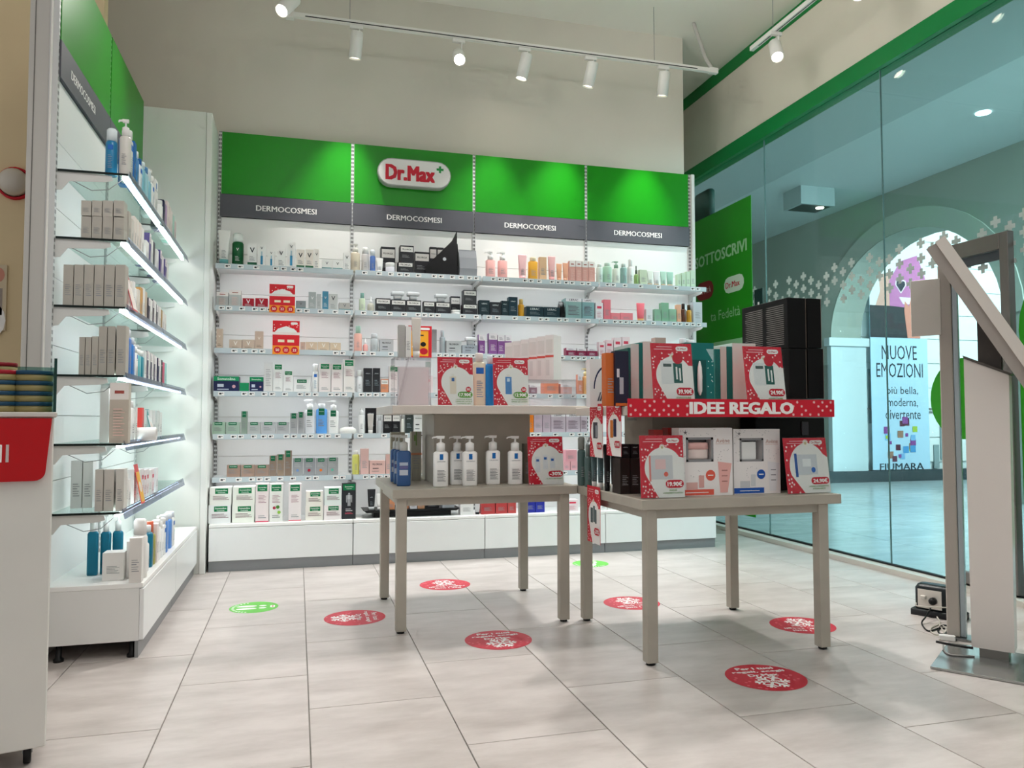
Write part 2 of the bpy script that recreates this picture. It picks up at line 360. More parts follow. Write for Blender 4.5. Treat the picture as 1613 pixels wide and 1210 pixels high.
# lamp box, sprinkler and downlight under the arcade ceiling
lb = empty('ceiling_lamp_box', (7.6, 10.17, 4.62)); tag(lb, 'grey box lamp hanging from the arcade ceiling outside', 'lamp')
MB().box(-.30, .30, -.22, .22, -.28, 0, M('#aab9ba', .5)).build('housing', lb)
MB().box(-.25, .25, -.18, .18, -.284, -.281, M('#243230', .5)).build('louvre', lb)
MB().lathe([(.06, -.295), (.06, -.285)], M('#fff4dc', .5, emit=14), 14, Matrix.Translation((.12, -.1, 0))).build('bulb', lb)
sp = MB().lathe([(.06, 0), (.06, -.02), (.015, -.025), (.015, -.07), (.03, -.075), (.03, -.085)], M('#39474a', .4), 12).build('sprinkler', None, (6.5, 7.75, 4.62))
tag(sp, 'small sprinkler head on the arcade ceiling', 'sprinkler')
dl = MB().lathe([(.08, 0), (.08, -.012)], M('#eafaff', .4, emit=6), 16).build('downlight', None, (7.6, 7.0, 4.62)); tag(dl, 'round lit downlight recessed in the arcade ceiling', 'lamp')

# green poster on the glass, facing the store (front = -X, local x runs towards the viewer)
def glass_frame(name, y, z=0, dx=-.012):
    o = empty(name, (GX+dx, y, z), -PI/2); return o
gp = glass_frame('window_poster', 6.92); tag(gp, 'tall green window poster with slanted white lettering beside the shelving', 'poster')
W2 = .60
MB().box(-W2, W2, 0, .004, .17, 3.19, M('#1f8a12', .45)).build('sheet', gp)
q = MB(); PALE = M('#9cc79a', .6)
put_text(q, 'SOTTOSCRIVI', .03, 2.74, .98, -.002, PALE, heavy=.035); rrect(q, -.27, 2.42, .36, .19, -.002, M('#8e1620', .5)); put_text(q, 'NOVITÀ', -.27, 2.42, .26, -.004, M('#d9b9b4', .5))
rrect(q, .29, 2.40, .36, .16, -.002, M('#cfdccb', .5)); put_text(q, 'Dr.Max', .27, 2.40, .25, -.004, RED)
put_text(q, 'ta Fedeltà', .12, 2.13, .55, -.002, PALE, None, False); rect(q, -.5, .45, 1.76, 1.86, -.002, PALE)
rect(q, -W2, W2, 1.15, 1.60, -.002, M('#b5202b', .5)); rect(q, .0, .5, 1.40, 1.46, -.004, PRINTW)
q.build('print', gp)
ds = glass_frame('window_plaque', 6.22, 2.16); tag(ds, 'small dark square plaque with white cross on the glass', 'plaque')
MB().box(-.065, .065, 0, .006, -.12, .12, M('#14302e', .4)).build('plate', ds)
q = MB(); rect(q, -.014, .014, -.085, 0, -.001, PRINTW); rect(q, -.042, .042, -.056, -.028, -.0012, PRINTW); q.build('cross_print', ds)
gc = glass_frame('window_sticker', 3.98, 1.21, -.010); tag(gc, 'large round green sticker on the glass behind the kiosk', 'sticker')
q = MB(); disc(q, 0, 0, .26, .26, 0, M('#2f9c1d', .5), 32); q.build('disc_print', gc)
gd = glass_frame('window_sticker', 3.27, 1.30, -.010); tag(gd, 'tall rounded green sticker on the glass at the frame edge', 'sticker')
q = MB(); rrect(q, 0, 0, .60, .62, 0, M('#2f9c1d', .5)); rect(q, -.30, .30, -.95, 0, .0004, M('#2f9c1d', .5)); disc(q, 0, .30, .30, .36, .0006, M('#2f9c1d', .5), 24); q.build('disc_print', gd)
wsp = MB().rect_loft([(.34, .07, 0, .03), (.34, .07, .32, .03), (.30, .06, .34, .03)], M('#1f4a44', .5)).build('wall_speaker', None, (GX+.06, 7.30, 3.16), PI/2); tag(wsp, 'dark green rounded loudspeaker behind the top of the green poster', 'loudspeaker')
# aluminium door in the glass front
dr = glass_frame('door_1', 3.84, 0, -.02); dr['kind'] = 'structure'; dm = M('#77726f', .4, .5)
for x0, x1, z0, z1, nm in ((-.23, -.19, .05, 2.2, 'stile'), (.19, .25, .05, 2.2, 'stile'), (-.189, .189, 2.1, 2.2, 'head_rail'), (-.189, .189, .05, .12, 'bottom_rail')):
    MB().cbox(x0, x1, -.03, .02, z0, z1, dm).build(nm, dr)
MB().box(-.188, .188, -.008, .0, 2.04, 2.098, M('#4b4f55', .4)).build('closer', dr)

# ------------------------------------------------------------------ shelving
PANEL = M('#f0f0ee', .45); PRINT_T = M('#8a8d90', .6)
LED = M('#fbfdff', .5, emit=14.0); LEDB = M('#fafdff', .5, emit=18.0)
tagm = MB(); tagm.box(-.021, .021, -.0012, 0, -.013, .013, PRINTW); rect(tagm, -.014, .002, -.006, .006, -.0016, M('#33363a', .6)); rect(tagm, .004, .014, .001, .006, -.0016, INK)
tag_d = tagm.data('price_tag')
def shelving_bay(org, rz, W, label, posts, head, glass=False, tags=None, side=False):
    u = empty('shelving_unit', org, rz); tag(u, label, 'shelving', 'wall shelving bays')
    g = .004
    for k, (z0, z1) in enumerate(((.33, .80), (.80, 1.10), (1.10, 1.42), (1.42, 1.73), (1.73, 2.05), (2.05, 2.36), (2.36, 2.645))):
        MB().box(.014, W-.014, 0, .018, z0+.0015, z1-.0015, PANEL).build('back_panel', u)
    MB().box(.012, W-.012, -.012, .018, 2.825, 3.31, GREEN).build('green_header', u)
    gb = MB().box(.004, W-.004, -.016, .014, 2.648, 2.822, GREY).build('name_band', u)
    q = MB(); put_text(q, 'DERMOCOSMESI', W*head[0], 2.728, head[1], -.0175, PRINTW); q.build('lettering', gb)
    for x in posts: MB().box(-.0125, .0125, -.008, .03, .33, 3.312, slotted()).build('upright', u, (x, 0, 0))
    for r, zt in enumerate(ZS):
        if glass:
            sh = MB().box(.005, W-.005, -.305, -.012, zt-.010, zt, clear('#ecf6f4', .5, .02, 'shelf_glass')).build('shelf', u)
            MB().box(.0025, .0045, -.305, -.012, zt-.010, zt, M('#071713', .3)).build('glass_edge', sh)
            MB().box(.004, W-.004, -.309, -.3055, zt-.010, zt, M('#9fb3bb', .3)).build('glass_edge', sh)
            MB().box(.02, W-.02, -.290, -.277, zt-.022, zt-.011, LED).build('light_strip', sh)
            wire = [(.03, -.28, zt-.02), (.025, -.22, zt-.075), (.022, -.15, zt-.085), (.02, -.08, zt-.05), (.018, -.01, zt-.035)]
            MB().tube(wire, .002, M('#9a9c9c', .5), 6).build('wire', sh)
            rl = MB(); rl.loft([[(x, -.3095, zt+.012), (x, -.3125, zt+.012), (x, -.3245, zt-.034), (x, -.3215, zt-.034)] for x in (.008, W-.008)], clear('#c3c9d8', 1.0, .15, 'rail_plastic')); rl.build('price_rail', sh)
        else:
            sh = MB().cbox(.006, W-.006, -.30, -.006, zt-.018, zt, M('#eef0f0', .4), .002).build('shelf', u)
            MB().box(.04, W-.04, -.262, -.250, zt-.026, zt-.0185, LEDB).build('light_strip', sh)
            MB().box(.008, W-.008, -.3085, -.3005, zt-.036, zt+.003, M('#c6d2d8', .2)).build('price_rail', sh)
            MB().box(.008, W-.008, -.3092, -.3086, zt-.036, zt-.031, M('#b4c0c6', .3)).build('rail_lip', sh)
        for x in (.012, W-.012):
            b = [(0, .03), (-.235, .012), (-.24, -.012), (-.21, -.022), (-.06, -.030), (-.03, -.075), (0, -.08)]
            mb = MB(); mb.loft([[(x-.0015, p, zt-.013+q_*.9-.012) for p, q_ in b], [(x+.0015, p, zt-.013+q_*.9-.012) for p, q_ in b]], M('#d9d9d6', .4, .1)); mb.build('bracket', sh)
        if tags:
            for x in tags(r): link('price_tag', tag_d, sh, (x, -.3095 if not glass else -.320, zt-.0165))
    return u
def base_cabinet(org, rz, W, label, depth=.41, near_end=False):
    u = empty('base_cabinet', org, rz); tag(u, label, 'cabinet', 'low cabinets under the shelving')
    MB().cbox(.002, W-.002, -depth+.004, .02, ZB-.022, ZB, WHITE, .002).build('top', u)
    MB().box(.004, W-.004, -depth+.02, .015, .075, ZB-.0225, M('#e6e6e4', .5)).build('carcass', u)
    MB().cbox(.003, W-.003, -depth, -depth+.019, .078, ZB-.026, M('#eceeee', .3), .0015).build('drawer_front', u)
    MB().box(.002, W-.002, -depth+.02, -depth+.035, 0, .074, M('#8d9093', .35, .5)).build('kick_plate', u)
    return u
BAYN = ['first', 'second', 'third', 'fourth']
CORN = ['beside the white corner column', 'under the lit logo sign', 'between logo bay and end bay', 'nearest the shop glass']
def mktags(seed):
    def f(r):
        rr = random.Random(seed*10+r); xs = []; x = .05+rr.random()*.05
        while x < .96:
            if rr.random() < .9: xs.append(x)
            x += rr.choice((.05, .055, .07, .09, .11))
        return xs
    return f
for i in range(4):
    W = BAYX[i+1]-BAYX[i]
    hc = [(.495, .455), (.50, .45), (.49, .455), (.49, .46)][i]
    shelving_bay((BAYX[i], YP, 0), 0, W, f'white wall shelving bay with green header, {CORN[i]}', [0.0]+([W] if i == 3 else []), hc, tags=mktags(i))
    base_cabinet((BAYX[i], YP, 0), 0, W, f'low white base cabinet of the {BAYN[i]} back-wall bay from the column')
ep = MB().cbox(BAYX[4]+.013, BAYX[4]+.045, YP-.03, YP+.03, 0, 3.31, M('#dcdcd8', .4)).build('end_panel'); tag(ep, 'slim white upright end post closing the back shelving', 'post')
XL, YL0, WL = -1.078, 3.885, .972
for i in range(2):
    shelving_bay((XL, YL0+WL*i, 0), PI/2, WL, ('glass shelving bay at the near end of the side wall', 'glass shelving bay of the side wall next to the corner column')[i], [0.004, WL-.004] if i else [.004], (.40 if i == 0 else .5, .45), glass=True, tags=None)
    c_ = base_cabinet((XL, YL0+WL*i, 0), PI/2, WL, ('low white cabinet under the near glass shelving', 'low white cabinet under the far glass shelving')[i])
    if i == 0:
        for yy in (-.36, -.06): MB().lathe([(.022, 0), (.022, .012), (.012, .02), (.012, .078)], BLACK, 10, Matrix.Translation((.03, yy, 0))).build('foot', c_)
pt = empty('partition_panel', (0, 0, 0)); tag(pt, 'tall pale grey partition end beside the glass shelving', 'partition')
MB().box(-1.19, -1.098, YL0-.005, 5.19, 0, 3.34, M('#bdbab5', .5)).build('core', pt)
MB().box(-1.168, -1.165, YL0-.007, YL0-.0051, 0, 3.34, M('#5d5b57', .6)).build('joint', pt)
MB().cbox(-1.1035, -1.094, YL0-.016, YL0+.02, .0, 3.34, M('#e9e7e2', .4)).build('edge_strip', pt)
cc = empty('corner_column', (0, 0, 0)); tag(cc, 'tall white boxed corner column between the two shelving walls', 'column')
MB().cbox(-1.09, -.655, 5.845, 6.32, 0, 3.29, M('#e4e6e1', .45), .003).build('front_board', cc)
MB().cbox(-.654, -.616, 5.835, 6.32, 0, 3.285, M('#eaeae6', .45), .003).build('side_board', cc)

# oval logo sign on the green header
lg = empty('logo_sign', (.897, YP-.012, 3.085)); tag(lg, 'white oval lit logo sign with red lettering on the green header', 'sign')
def stadium(wx, hz, n=10):
    r = hz/2
    return [(wx/2-r+r*math.cos(-PI/2+PI*k/n), r*math.sin(-PI/2+PI*k/n)) for k in range(n+1)]+[(-wx/2+r+r*math.cos(PI/2+PI*k/n), r*math.sin(PI/2+PI*k/n)) for k in range(n+1)]
MB().prism(stadium(.60, .222), .07, M('#a9aaa8', .4), RX).build('body', lg)
MB().prism(stadium(.585, .207), .004, M('#e6e5e2', .4), Matrix.Translation((0, -.0701, 0)) @ RX).build('face', lg)
q = MB(); put_text(q, 'Dr.Max', -.035, -.005, .39, -.0752, M('#c5112b', .4), .118, heavy=.055)
for z0, z1, x0, x1 in ((.018, .075, .199, .217), (.037, .056, .179, .237)): rect(q, x0, x1, z0, z1, -.0755-.0002*(z0 > .03), M('#138a3e', .4))
q.build('lettering', lg)

# ------------------------------------------------------------------ products
def carton(w, h, d, col, prints=None, name='carton', rough=.42):
    o = MB().box(-w/2, w/2, -d/2, d/2, 0, h, M(col, rough)).build(name)
    if prints: face_print(o, w, h, -d/2, prints)
    return o
def face_print(o, w, h, y, prints, wrap=None):
    q = MB(); e = .0006
    for p in prints:
        if p[0] == 'r': rect(q, (p[1]-.5)*w, (p[2]-.5)*w, p[3]*h, p[4]*h, y-e, M(p[5], .5))
        elif p[0] == 'o': disc(q, (p[1]-.5)*w, p[2]*h, p[3]*w, p[3]*w, y-e, M(p[4], .5), 12)
        elif p[0] == 't': put_text(q, p[1], (p[2]-.5)*w, p[3]*h, p[4]*w, y-e, M(p[5], .5), p[6]*h if len(p) > 6 else None)
        e += .0003
    return q.build('label_print', o)
def wlines(c='#9a9c9f', v0=.25, v1=.55, n=3, u0=.2, u1=.8):
    n *= 2; return [('r', u0, u1-(0, .12, .05, .2)[k % 4], v0+(v1-v0)*k/n, v0+(v1-v0)*(k+(.30 if k % 3 else .42))/n, c) for k in range(n)]
STY = {
 '': [], 'lines': wlines(), 'V': [('t', 'V', .5, .74, .42, '#3c3f44')]+wlines(v0=.12, v1=.42, n=2), 'Vw': [('t', 'V', .5, .66, .34, '#eeeeee')]+wlines('#d8d8d8', .2, .4, 2),
 'drop': [('t', 'V', .5, .86, .3, '#5a5d62'), ('r', .36, .64, .1, .5, '#3f8fb8'), ('r', .42, .58, .5, .7, '#a8c4d0')],
 'Vg': [('t', 'V', .5, .7, .5, '#33363a'), ('r', 0, 1, .06, .17, '#2d6a4c')]+wlines(v0=.25, v1=.45, n=2),
 'low': [('t', 'V', .5, .66, .24, '#666a70'), ('r', 0, 1, .1, .24, '#5f8d90')], 'vl': [('t', 'V', .5, .62, .3, '#f2ece4')]+wlines('#8a7768', .14, .3, 1),
 'som': [('r', .12, .88, .80, .97, '#0f7a4a'), ('t', 'Somatoline', .5, .90, .62, '#e8f4ec'), ('t', 'Cosmetic', .5, .845, .4, '#e8f4ec')]+wlines('#b08a94', .5, .72, 3)+wlines('#9a9c9e', .1, .2, 1),
 'sombox': [('r', .25, .85, .64, .94, '#0f7a4a'), ('t', 'Somatoline', .55, .83, .5, '#e8f4ec'), ('t', 'Cosmetic', .55, .71, .34, '#e8f4ec')]+wlines('#7d5560', .30, .56, 2, .15, .9),
 'somg': [('r', .18, .78, .74, 1.0, '#0f6a46'), ('t', 'Somatoline', .48, .88, .48, '#d8eee2')]+wlines('#8b8f90', .3, .6, 2, .15, .75),
 'fil': [('r', .05, .95, .62, .92, '#e8e6e2'), ('t', 'FILORGA', .5, .77, .66, '#2e2f33')]+wlines('#8d9092', .28, .46, 2, .15, .7),
 'filg': [('t', 'FILORGA', .5, .74, .62, '#3c3f44'), ('r', .2, .58, .40, .46, '#2e2f33'), ('r', .15, .6, .2, .24, '#6a6d70')],
 'lie': [('r', 0, 1, .84, 1, '#ece6ea'), ('t', 'LIERAC', .5, .92, .55, '#4c3b46')]+wlines('#6d5a68', .2, .68, 4, .15, .85),
 'dk': [('t', 'LIERAC', .5, .78, .55, '#cfd6d6')]+wlines('#7d8a90', .3, .55, 2), 'lrp': [('r', .36, .64, .76, .92, '#1769b4'), ('t', 'LA ROCHE-POSAY', .5, .71, .7, '#5c6b78')]+wlines('#77797c', .16, .48, 5, .16, .84),
 'blue': [('r', .15, .85, .72, .86, '#2a6bc0')]+wlines('#7f9ab4', .2, .6, 4), 'head': [('r', 0, 1, .70, 1, '#f0eaec')]+wlines('#5d4a66', .76, .9, 2)+wlines('#e8dbe6', .2, .5, 3), 'sal': [('r', 0, 1, .72, 1, '#f3ece8'), ('r', .25, .75, .82, .87, '#a8524a')]+wlines('#e9c8be', .12, .6, 5),
 'pinkd': [('r', .2, .8, .66, .8, '#d8405a')]+wlines('#cf8a97', .15, .5, 3), 'gift': wlines('#b8b4b6', .2, .8, 5), 'navy': [('r', 0, 1, .70, 1, '#0c8a58'), ('t', 'Somatoline', .5, .84, .7, '#e8f4ec'), ('r', .15, .4, .3, .5, '#cfd6e4'), ('o', .8, .34, .07, '#d9a9b4'), ('r', .15, .6, .12, .18, '#c8cfdd')],
}
for nm_, c_ in (('dotb', '#6f8fc0'), ('dotr', '#a81c34'), ('doto', '#e2762c'), ('dotm', '#5fae9a')): STY[nm_] = [('r', .18, .78, .80, 1.0, '#0f6a46'), ('t', 'Somatoline', .48, .90, .48, '#d8eee2'), ('o', .46, .30, .13, c_)]+wlines('#b9bcbc', .5, .72, 2, .15, .75)
STY['body'] = [('r', .06, .94, .80, .97, '#0f7a4a'), ('t', 'Somatoline', .5, .90, .62, '#e8f4ec'), ('t', 'Cosmetic', .5, .845, .4, '#e8f4ec'), ('o', .5, .70, .07, '#b9bcc0'), ('r', .38, .62, .55, .67, '#b9bcc0'), ('r', .40, .48, .36, .55, '#b9bcc0'), ('r', .52, .60, .36, .55, '#b9bcc0'), ('r', .28, .36, .46, .66, '#9fa2a6'), ('r', .64, .72, .46, .66, '#9fa2a6')]+wlines('#d8d8d8', .22, .32, 1, .25, .75)+wlines('#d0566a', .14, .2, 1, .2, .8)
STY['somp'] = STY['som']+[('r', 0, 1, 0, .025, '#d8506a')]
STY['somv'] = STY['som']+[('o', .35, .36, .12, '#a8324a'), ('o', .62, .38, .14, '#4f8a3c'), ('o', .72, .24, .13, '#8fc04a')]
def rnd_bottle(w, h, col, cap='#f2f2f0', kind='screw', prints=None, d=None, rect_=False, name='bottle', body_mat=None):
    d = d or w; bh = {'screw': .84, 'pump': .70, 'spray': .74, 'dropper': .58, 'tall': .72, 'none': .97}[kind]*h
    bm = body_mat or M(col, .28); mb = MB(); r = w/2
    if rect_: mb.rect_loft([(w*.94, d*.94, 0, w*.2), (w, d, .006, w*.22), (w, d, bh*.94, w*.22), (w*.8, d*.8, bh*.985, w*.3), (w*.42, w*.42, bh, w*.2)], bm)
    elif kind == 'dropper': mb.lathe([(r*.92, 0), (r, .004), (r, bh*.8), (r*.8, bh*.92), (r*.4, bh)], bm, 14)
    else: mb.lathe([(r*.92, 0), (r, .005), (r, bh*.92), (r*.86, bh*.975), (r*.45, bh)], bm, 16)
    o = mb.build(name); cm = M(cap, .3); c = MB(); cr = r*.62
    if kind in ('screw', 'tall'): c.lathe([(cr, bh-.001), (cr, h*.985), (cr*.9, h)], cm, 14)
    elif kind == 'spray': c.lathe([(r*.86, bh-.001), (r*.86, h*.96), (r*.6, h)], cm, 14)
    elif kind == 'dropper': c.lathe([(r*.42, bh-.001), (r*.42, bh+(h-bh)*.45), (r*.24, bh+(h-bh)*.5), (r*.26, h*.96), (r*.14, h)], cm, 12)
    elif kind == 'pump':
        c.lathe([(cr*.95, bh-.001), (cr*.95, bh+(h-bh)*.5), (cr*.5, bh+(h-bh)*.56), (cr*.22, bh+(h-bh)*.6), (cr*.22, bh+(h-bh)*.82)], cm, 12)
        hz = bh+(h-bh)*.82; hh = h-hz
        c.loft([[(-r*.5, -r*.28, hz), (r*.45, -r*.28, hz), (r*.45, r*.28, hz), (-r*.5, r*.28, hz)], [(-r*.55, -r*.3, hz+hh), (r*.5, -r*.3, hz+hh), (r*.5, r*.3, hz+hh), (-r*.55, r*.3, hz+hh)]], cm)
        c.loft([[(x, -r*.16, z), (x, r*.16, z), (x, r*.16, z+hh*.55), (x, -r*.16, z+hh*.55)] for x, z in ((-r*.5, hz+hh*.35), (-r*1.05, hz+hh*.2), (-r*1.2, hz-hh*.1))], cm)
    if kind != 'none': c.build('pump' if kind == 'pump' else 'cap', o)
    if prints: face_print(o, w*(.86 if rect_ else .62), bh, -d/2, prints)
    return o
def sq_tube(w, h, col, cap, prints=None, down=True):
    o_ = MB(); d = w*.55; ch = h*.16
    o_.rect_loft([(w*.72, d*.95, ch, d*.4), (w*.84, d*.85, h*.4, d*.4), (w*.97, d*.35, h*.85, d*.17), (w, .004, h*.96, .0019), (w, .003, h, .0014)], M(col, .35))
    o = o_.build('tube'); MB().rect_loft([(w*.68, d*.9, 0, d*.4), (w*.74, d*.97, ch, d*.42)], M(cap, .35)).build('cap', o)
    if prints: face_print(o, w*.6, h*.8, -d*.5, prints)
    return o
def jar(w, h, col, lid):
    o = MB().lathe([(w*.46, 0), (w*.5, .004), (w*.5, h*.58), (w*.46, h*.62)], M(col, .25), 18).build('jar')
    MB().lathe([(w*.5, h*.62), (w*.5, h*.96), (w*.46, h)], M(lid, .3), 18).build('lid', o); return o
def glass_jar(w, h):
    o = MB().rect_loft([(w*.6, w*.6, 0, .008), (w*.66, w*.66, h*.55, .008), (w*.5, w*.5, h*.6, .008)], M('#c9cdd0', .12, .3)).build('jar')
    MB().rect_loft([(w, w*.8, h*.6, .006), (w, w*.8, h*.92, .006), (w*.9, w*.7, h, .006)], M('#eef0f2', .15)).build('lid', o); return o
def pouch(w, h, col):
    secs = []
    for z, t in ((0, .035), (h*.3, .05), (h*.7, .03), (h*.96, .004), (h, .003)): secs.append([(-w/2, -t, z), (w/2, -t, z), (w/2, t, z), (-w/2, t, z)])
    return MB().loft(secs, M(col, .18)).build('pouch')
ORD = 'first second third fourth fifth sixth seventh eighth ninth tenth eleventh twelfth thirteenth fourteenth fifteenth sixteenth seventeenth eighteenth nineteenth twentieth'.split()
def make(kind, w, h, a, d=None):
    """kind letter + arguments -> a product standing at the origin, front towards -Y"""
    if kind == 'c': return carton(w, h, d or min(max(w*.8, .045), .13), a[0], STY.get(a[1]) if len(a) > 1 else None)
    if kind == 'b': return rnd_bottle(w, h, a[0], a[1], a[2], STY.get(a[3]) if len(a) > 3 else None)
    if kind == 'q': return rnd_bottle(w, h, a[0], a[1], a[2], STY.get(a[3]) if len(a) > 3 else None, d=w*.62, rect_=True)
    if kind == 't': return sq_tube(w, h, a[0], a[1], STY.get(a[2]) if len(a) > 2 else None)
    if kind == 'j': return jar(w, h, a[0], a[1])
    if kind == 'g': return glass_jar(w, h)
    if kind == 'p': return pouch(w, h, a[0])
CATN = {'c': 'box', 'b': 'bottle', 'q': 'bottle', 't': 'tube', 'j': 'jar', 'g': 'jar', 'p': 'bag'}
SHN = ['top shelf', 'second shelf', 'third shelf', 'fourth shelf', 'fifth shelf', 'sixth shelf', 'cabinet top']
def back_row(bay, row, items, yf=6.02):
    zs = ZS[row] if row < 6 else ZB
    if row == 6: yf = 5.94
    for k, it in enumerate(items):
        x0, x1, yt, kind, a, desc = it[:6]
        z0 = zs+.0008; yfr = yf
        opt = it[6] if len(it) > 6 else {}
        xm = (x0+x1)/2; yfr += opt.get('back', 0)
        A, B = onY(x0, yt, yfr), onY(x1, yt, yfr)
        if 'yb' in opt: z0 = opt['on'] if 'on' in opt else onY(xm, opt['yb'], yfr).z
        zt = onY(xm, yt, yfr).z; w_ = max(.02, (B.x-A.x)*.975); h_ = max(.02, zt-z0)
        o = make(kind, w_, h_, a, opt.get('d'))
        dd = {'b': w_/2, 'q': w_*.31, 't': w_*.3, 'j': w_/2, 'g': w_*.4, 'p': .05}.get(kind, (opt.get('d') or min(max(w_*.8, .045), .13))/2)
        o.location = ((A.x+B.x)/2, yfr+dd, z0); o.rotation_euler = (0, 0, opt.get('rz', 0))
        tag(o, f'{desc}, {ORD[k]} from left, {SHN[row]}, {BAYN[bay]} back-wall bay', CATN[kind], f'products on {SHN[row]}, {BAYN[bay]} back-wall bay')
WHT, BEI, DKX, PNK = '#f2f2f0', '#cdb8a6', '#2b2d31', '#e59aa0'
back_row(0, 0, [
 (343, 363, 361, 't', (WHT, '#6fb4b8', 'lines'), 'white tube on aqua cap'), (365, 384, 366, 'b', ('#135c33', '#e8eeea', 'spray', 'Vw'), 'dark green bottle, pale cap'),
 (390, 405, 383, 'c', (WHT, 'Vg'), 'white carton with dark V'), (406, 419, 386, 'c', (WHT, 'drop'), 'white carton, blue dropper print'), (422, 433, 395, 'c', (WHT, 'drop'), 'small white carton, blue print'),
 (436, 450, 391, 'c', (WHT, 'V'), 'white carton with V'), (452, 466, 383, 'c', (WHT, 'drop'), 'tall white carton, blue dropper print'), (467, 480, 393, 'c', ('#f1e9df', 'Vg'), 'cream carton, green foot'),
 (481, 494, 393, 'c', ('#f1e9df', 'Vg'), 'cream carton, green band'), (494.5, 503, 392, 'c', ('#f3eee8', 'V'), 'narrow cream carton'), (507, 523, 409, 'c', (WHT, 'low'), 'low white box, teal line'),
 (524, 540, 410, 'c', (WHT, 'low'), 'low white jar box'), (541, 552, 398, 'c', (WHT, 'V'), 'white carton with grey V')])
back_row(0, 1, [
 (341, 360, 460, 'c', ('#b9bcbb', 'sal'), 'grey carton, orange print'), (361, 380, 457, 'c', ('#c3c6c4', 'sal'), 'pale grey carton, orange print'), (382, 400, 470, 'c', ('#b01a2e', 'Vw'), 'red box with white V'),
 (402, 422, 470, 'c', ('#b01a2e', 'Vw'), 'red box beside the poster'), (466, 482, 474, 'c', ('#8f9a9c', 'low'), 'low grey box, blue foot'), (486, 498, 460, 'c', ('#a9b0b0', 'Vw'), 'grey carton with V'),
 (499, 506, 463, 'c', ('#bcc0bf', 'lines'), 'slim grey carton'), (508, 517.5, 459, 'c', ('#4b8aa6', 'Vw'), 'blue-grey carton'), (518, 532, 463, 'c', ('#c9cbc9', 'V'), 'silver carton with V'), (534, 552, 477, 'c', ('#b3b0ac', 'low'), 'low taupe box')])
back_row(0, 2, [
 (341, 351, 518, 'c', (BEI, 'vl'), 'narrow beige carton'), (361, 381, 535, 'c', (BEI, 'vl'), 'beige jar box'), (381.5, 401, 535, 'c', (BEI, 'vl'), 'beige jar box, pale V'), (401.5, 415, 522, 'c', (BEI, 'vl'), 'tall beige carton'),
 (473, 481, 539, 'c', (BEI, 'lines'), 'beige box end'), (481.5, 500, 539, 'c', ('#d6c1a8', 'vl'), 'sand jar box'), (500.5, 519, 539, 'c', ('#d6c1a8', 'vl'), 'sand jar box, pale V'), (519.5, 537, 540, 'c', ('#d6c1a8', 'vl'), 'sand jar box at row end')])
back_row(0, 3, [
 (336, 377, 593, 'c', ('#1b2450', 'navy'), 'wide navy box, green lid', {'d': .13}), (377.5, 392, 603, 'c', ('#0c8a58',), 'low green box'), (393, 415, 594, 'c', ('#1b2450', 'navy'), 'navy box, green lid'),
 (416, 430, 571, 'c', ('#e6e4e2', 'gift'), 'white carton, small print'), (431, 446, 573, 'c', (WHT, 'som'), 'white carton, green header'), (447, 462, 584, 'c', (WHT, 'som'), 'short white carton, green header'),
 (463, 489, 598, 'c', (WHT, 'somg'), 'low white box, green label'), (492, 502, 573, 'b', (WHT, WHT, 'spray', 'blue'), 'slim white spray bottle'), (503, 521, 572, 'c', ('#f1e8e6', 'som'), 'pinkish carton, green header'),
 (522, 540, 573, 'c', ('#f1e8e6', 'som'), 'pinkish carton, pink dot'), (541, 559, 566, 'c', ('#f1ece8', 'som'), 'tallest pinkish carton, green header')])
back_row(0, 4, [
 (334, 355, 665, 'c', ('#9db5a2', 'somg'), 'green-grey jar box'), (356, 378, 665, 'c', ('#9fb3a4', 'somg'), 'green-grey jar box, green label'), (380, 390, 648, 'c', ('#8b9a8e', 'somg'), 'tall slim green-grey carton'),
 (390.5, 411, 665, 'c', ('#b1b3b2', 'somg'), 'grey jar box'), (412, 434, 665, 'c', ('#b5b6b8', 'somg'), 'grey jar box, green label'), (435, 456, 665, 'c', ('#adaeb0', 'somg'), 'dark grey jar box'),
 (457, 469, 651, 'c', ('#a3a4a5', 'somg'), 'grey carton, green tip'), (469.5, 479, 649, 'c', ('#9c9d9f', 'somg'), 'slim grey carton, green tip'), (480, 497, 629, 'q', ('#dfe0e4', WHT, 'pump', 'somg'), 'pale grey pump bottle'),
 (498, 516, 636, 'q', ('#5f9fe0', '#eef2f6', 'screw', 'somg'), 'light blue bottle, white cap'), (517, 534, 631, 'q', (WHT, WHT, 'pump', 'somg'), 'white pump bottle')])
back_row(0, 5, [
 (357, 379, 733, 'c', ('#a3887a', 'somg'), 'brown jar box'), (380, 401.5, 733, 'c', ('#a58a7c', 'somg'), 'brown jar box, green label'), (402, 424, 733, 'c', ('#9f8578', 'somg'), 'brown jar box, last of three'),
 (424.5, 436, 718, 'c', ('#8f7c6e', 'somg'), 'brown carton'), (436.5, 448, 716, 'c', ('#94806f', 'somg'), 'taller brown carton'), (448.5, 460, 710, 'c', ('#8c7869', 'somg'), 'tallest brown carton'),
 (461, 478, 722, 'c', ('#9a9c9e', 'dotb'), 'grey box, blue dot'), (478.5, 497, 722, 'c', ('#94969a', 'dotr'), 'grey box, red dot'), (497.5, 515, 722, 'c', ('#999b9d', 'doto'), 'grey box, orange dot'), (515.5, 533, 721, 'c', ('#9c9e9e', 'dotm'), 'grey box, mint dot')])
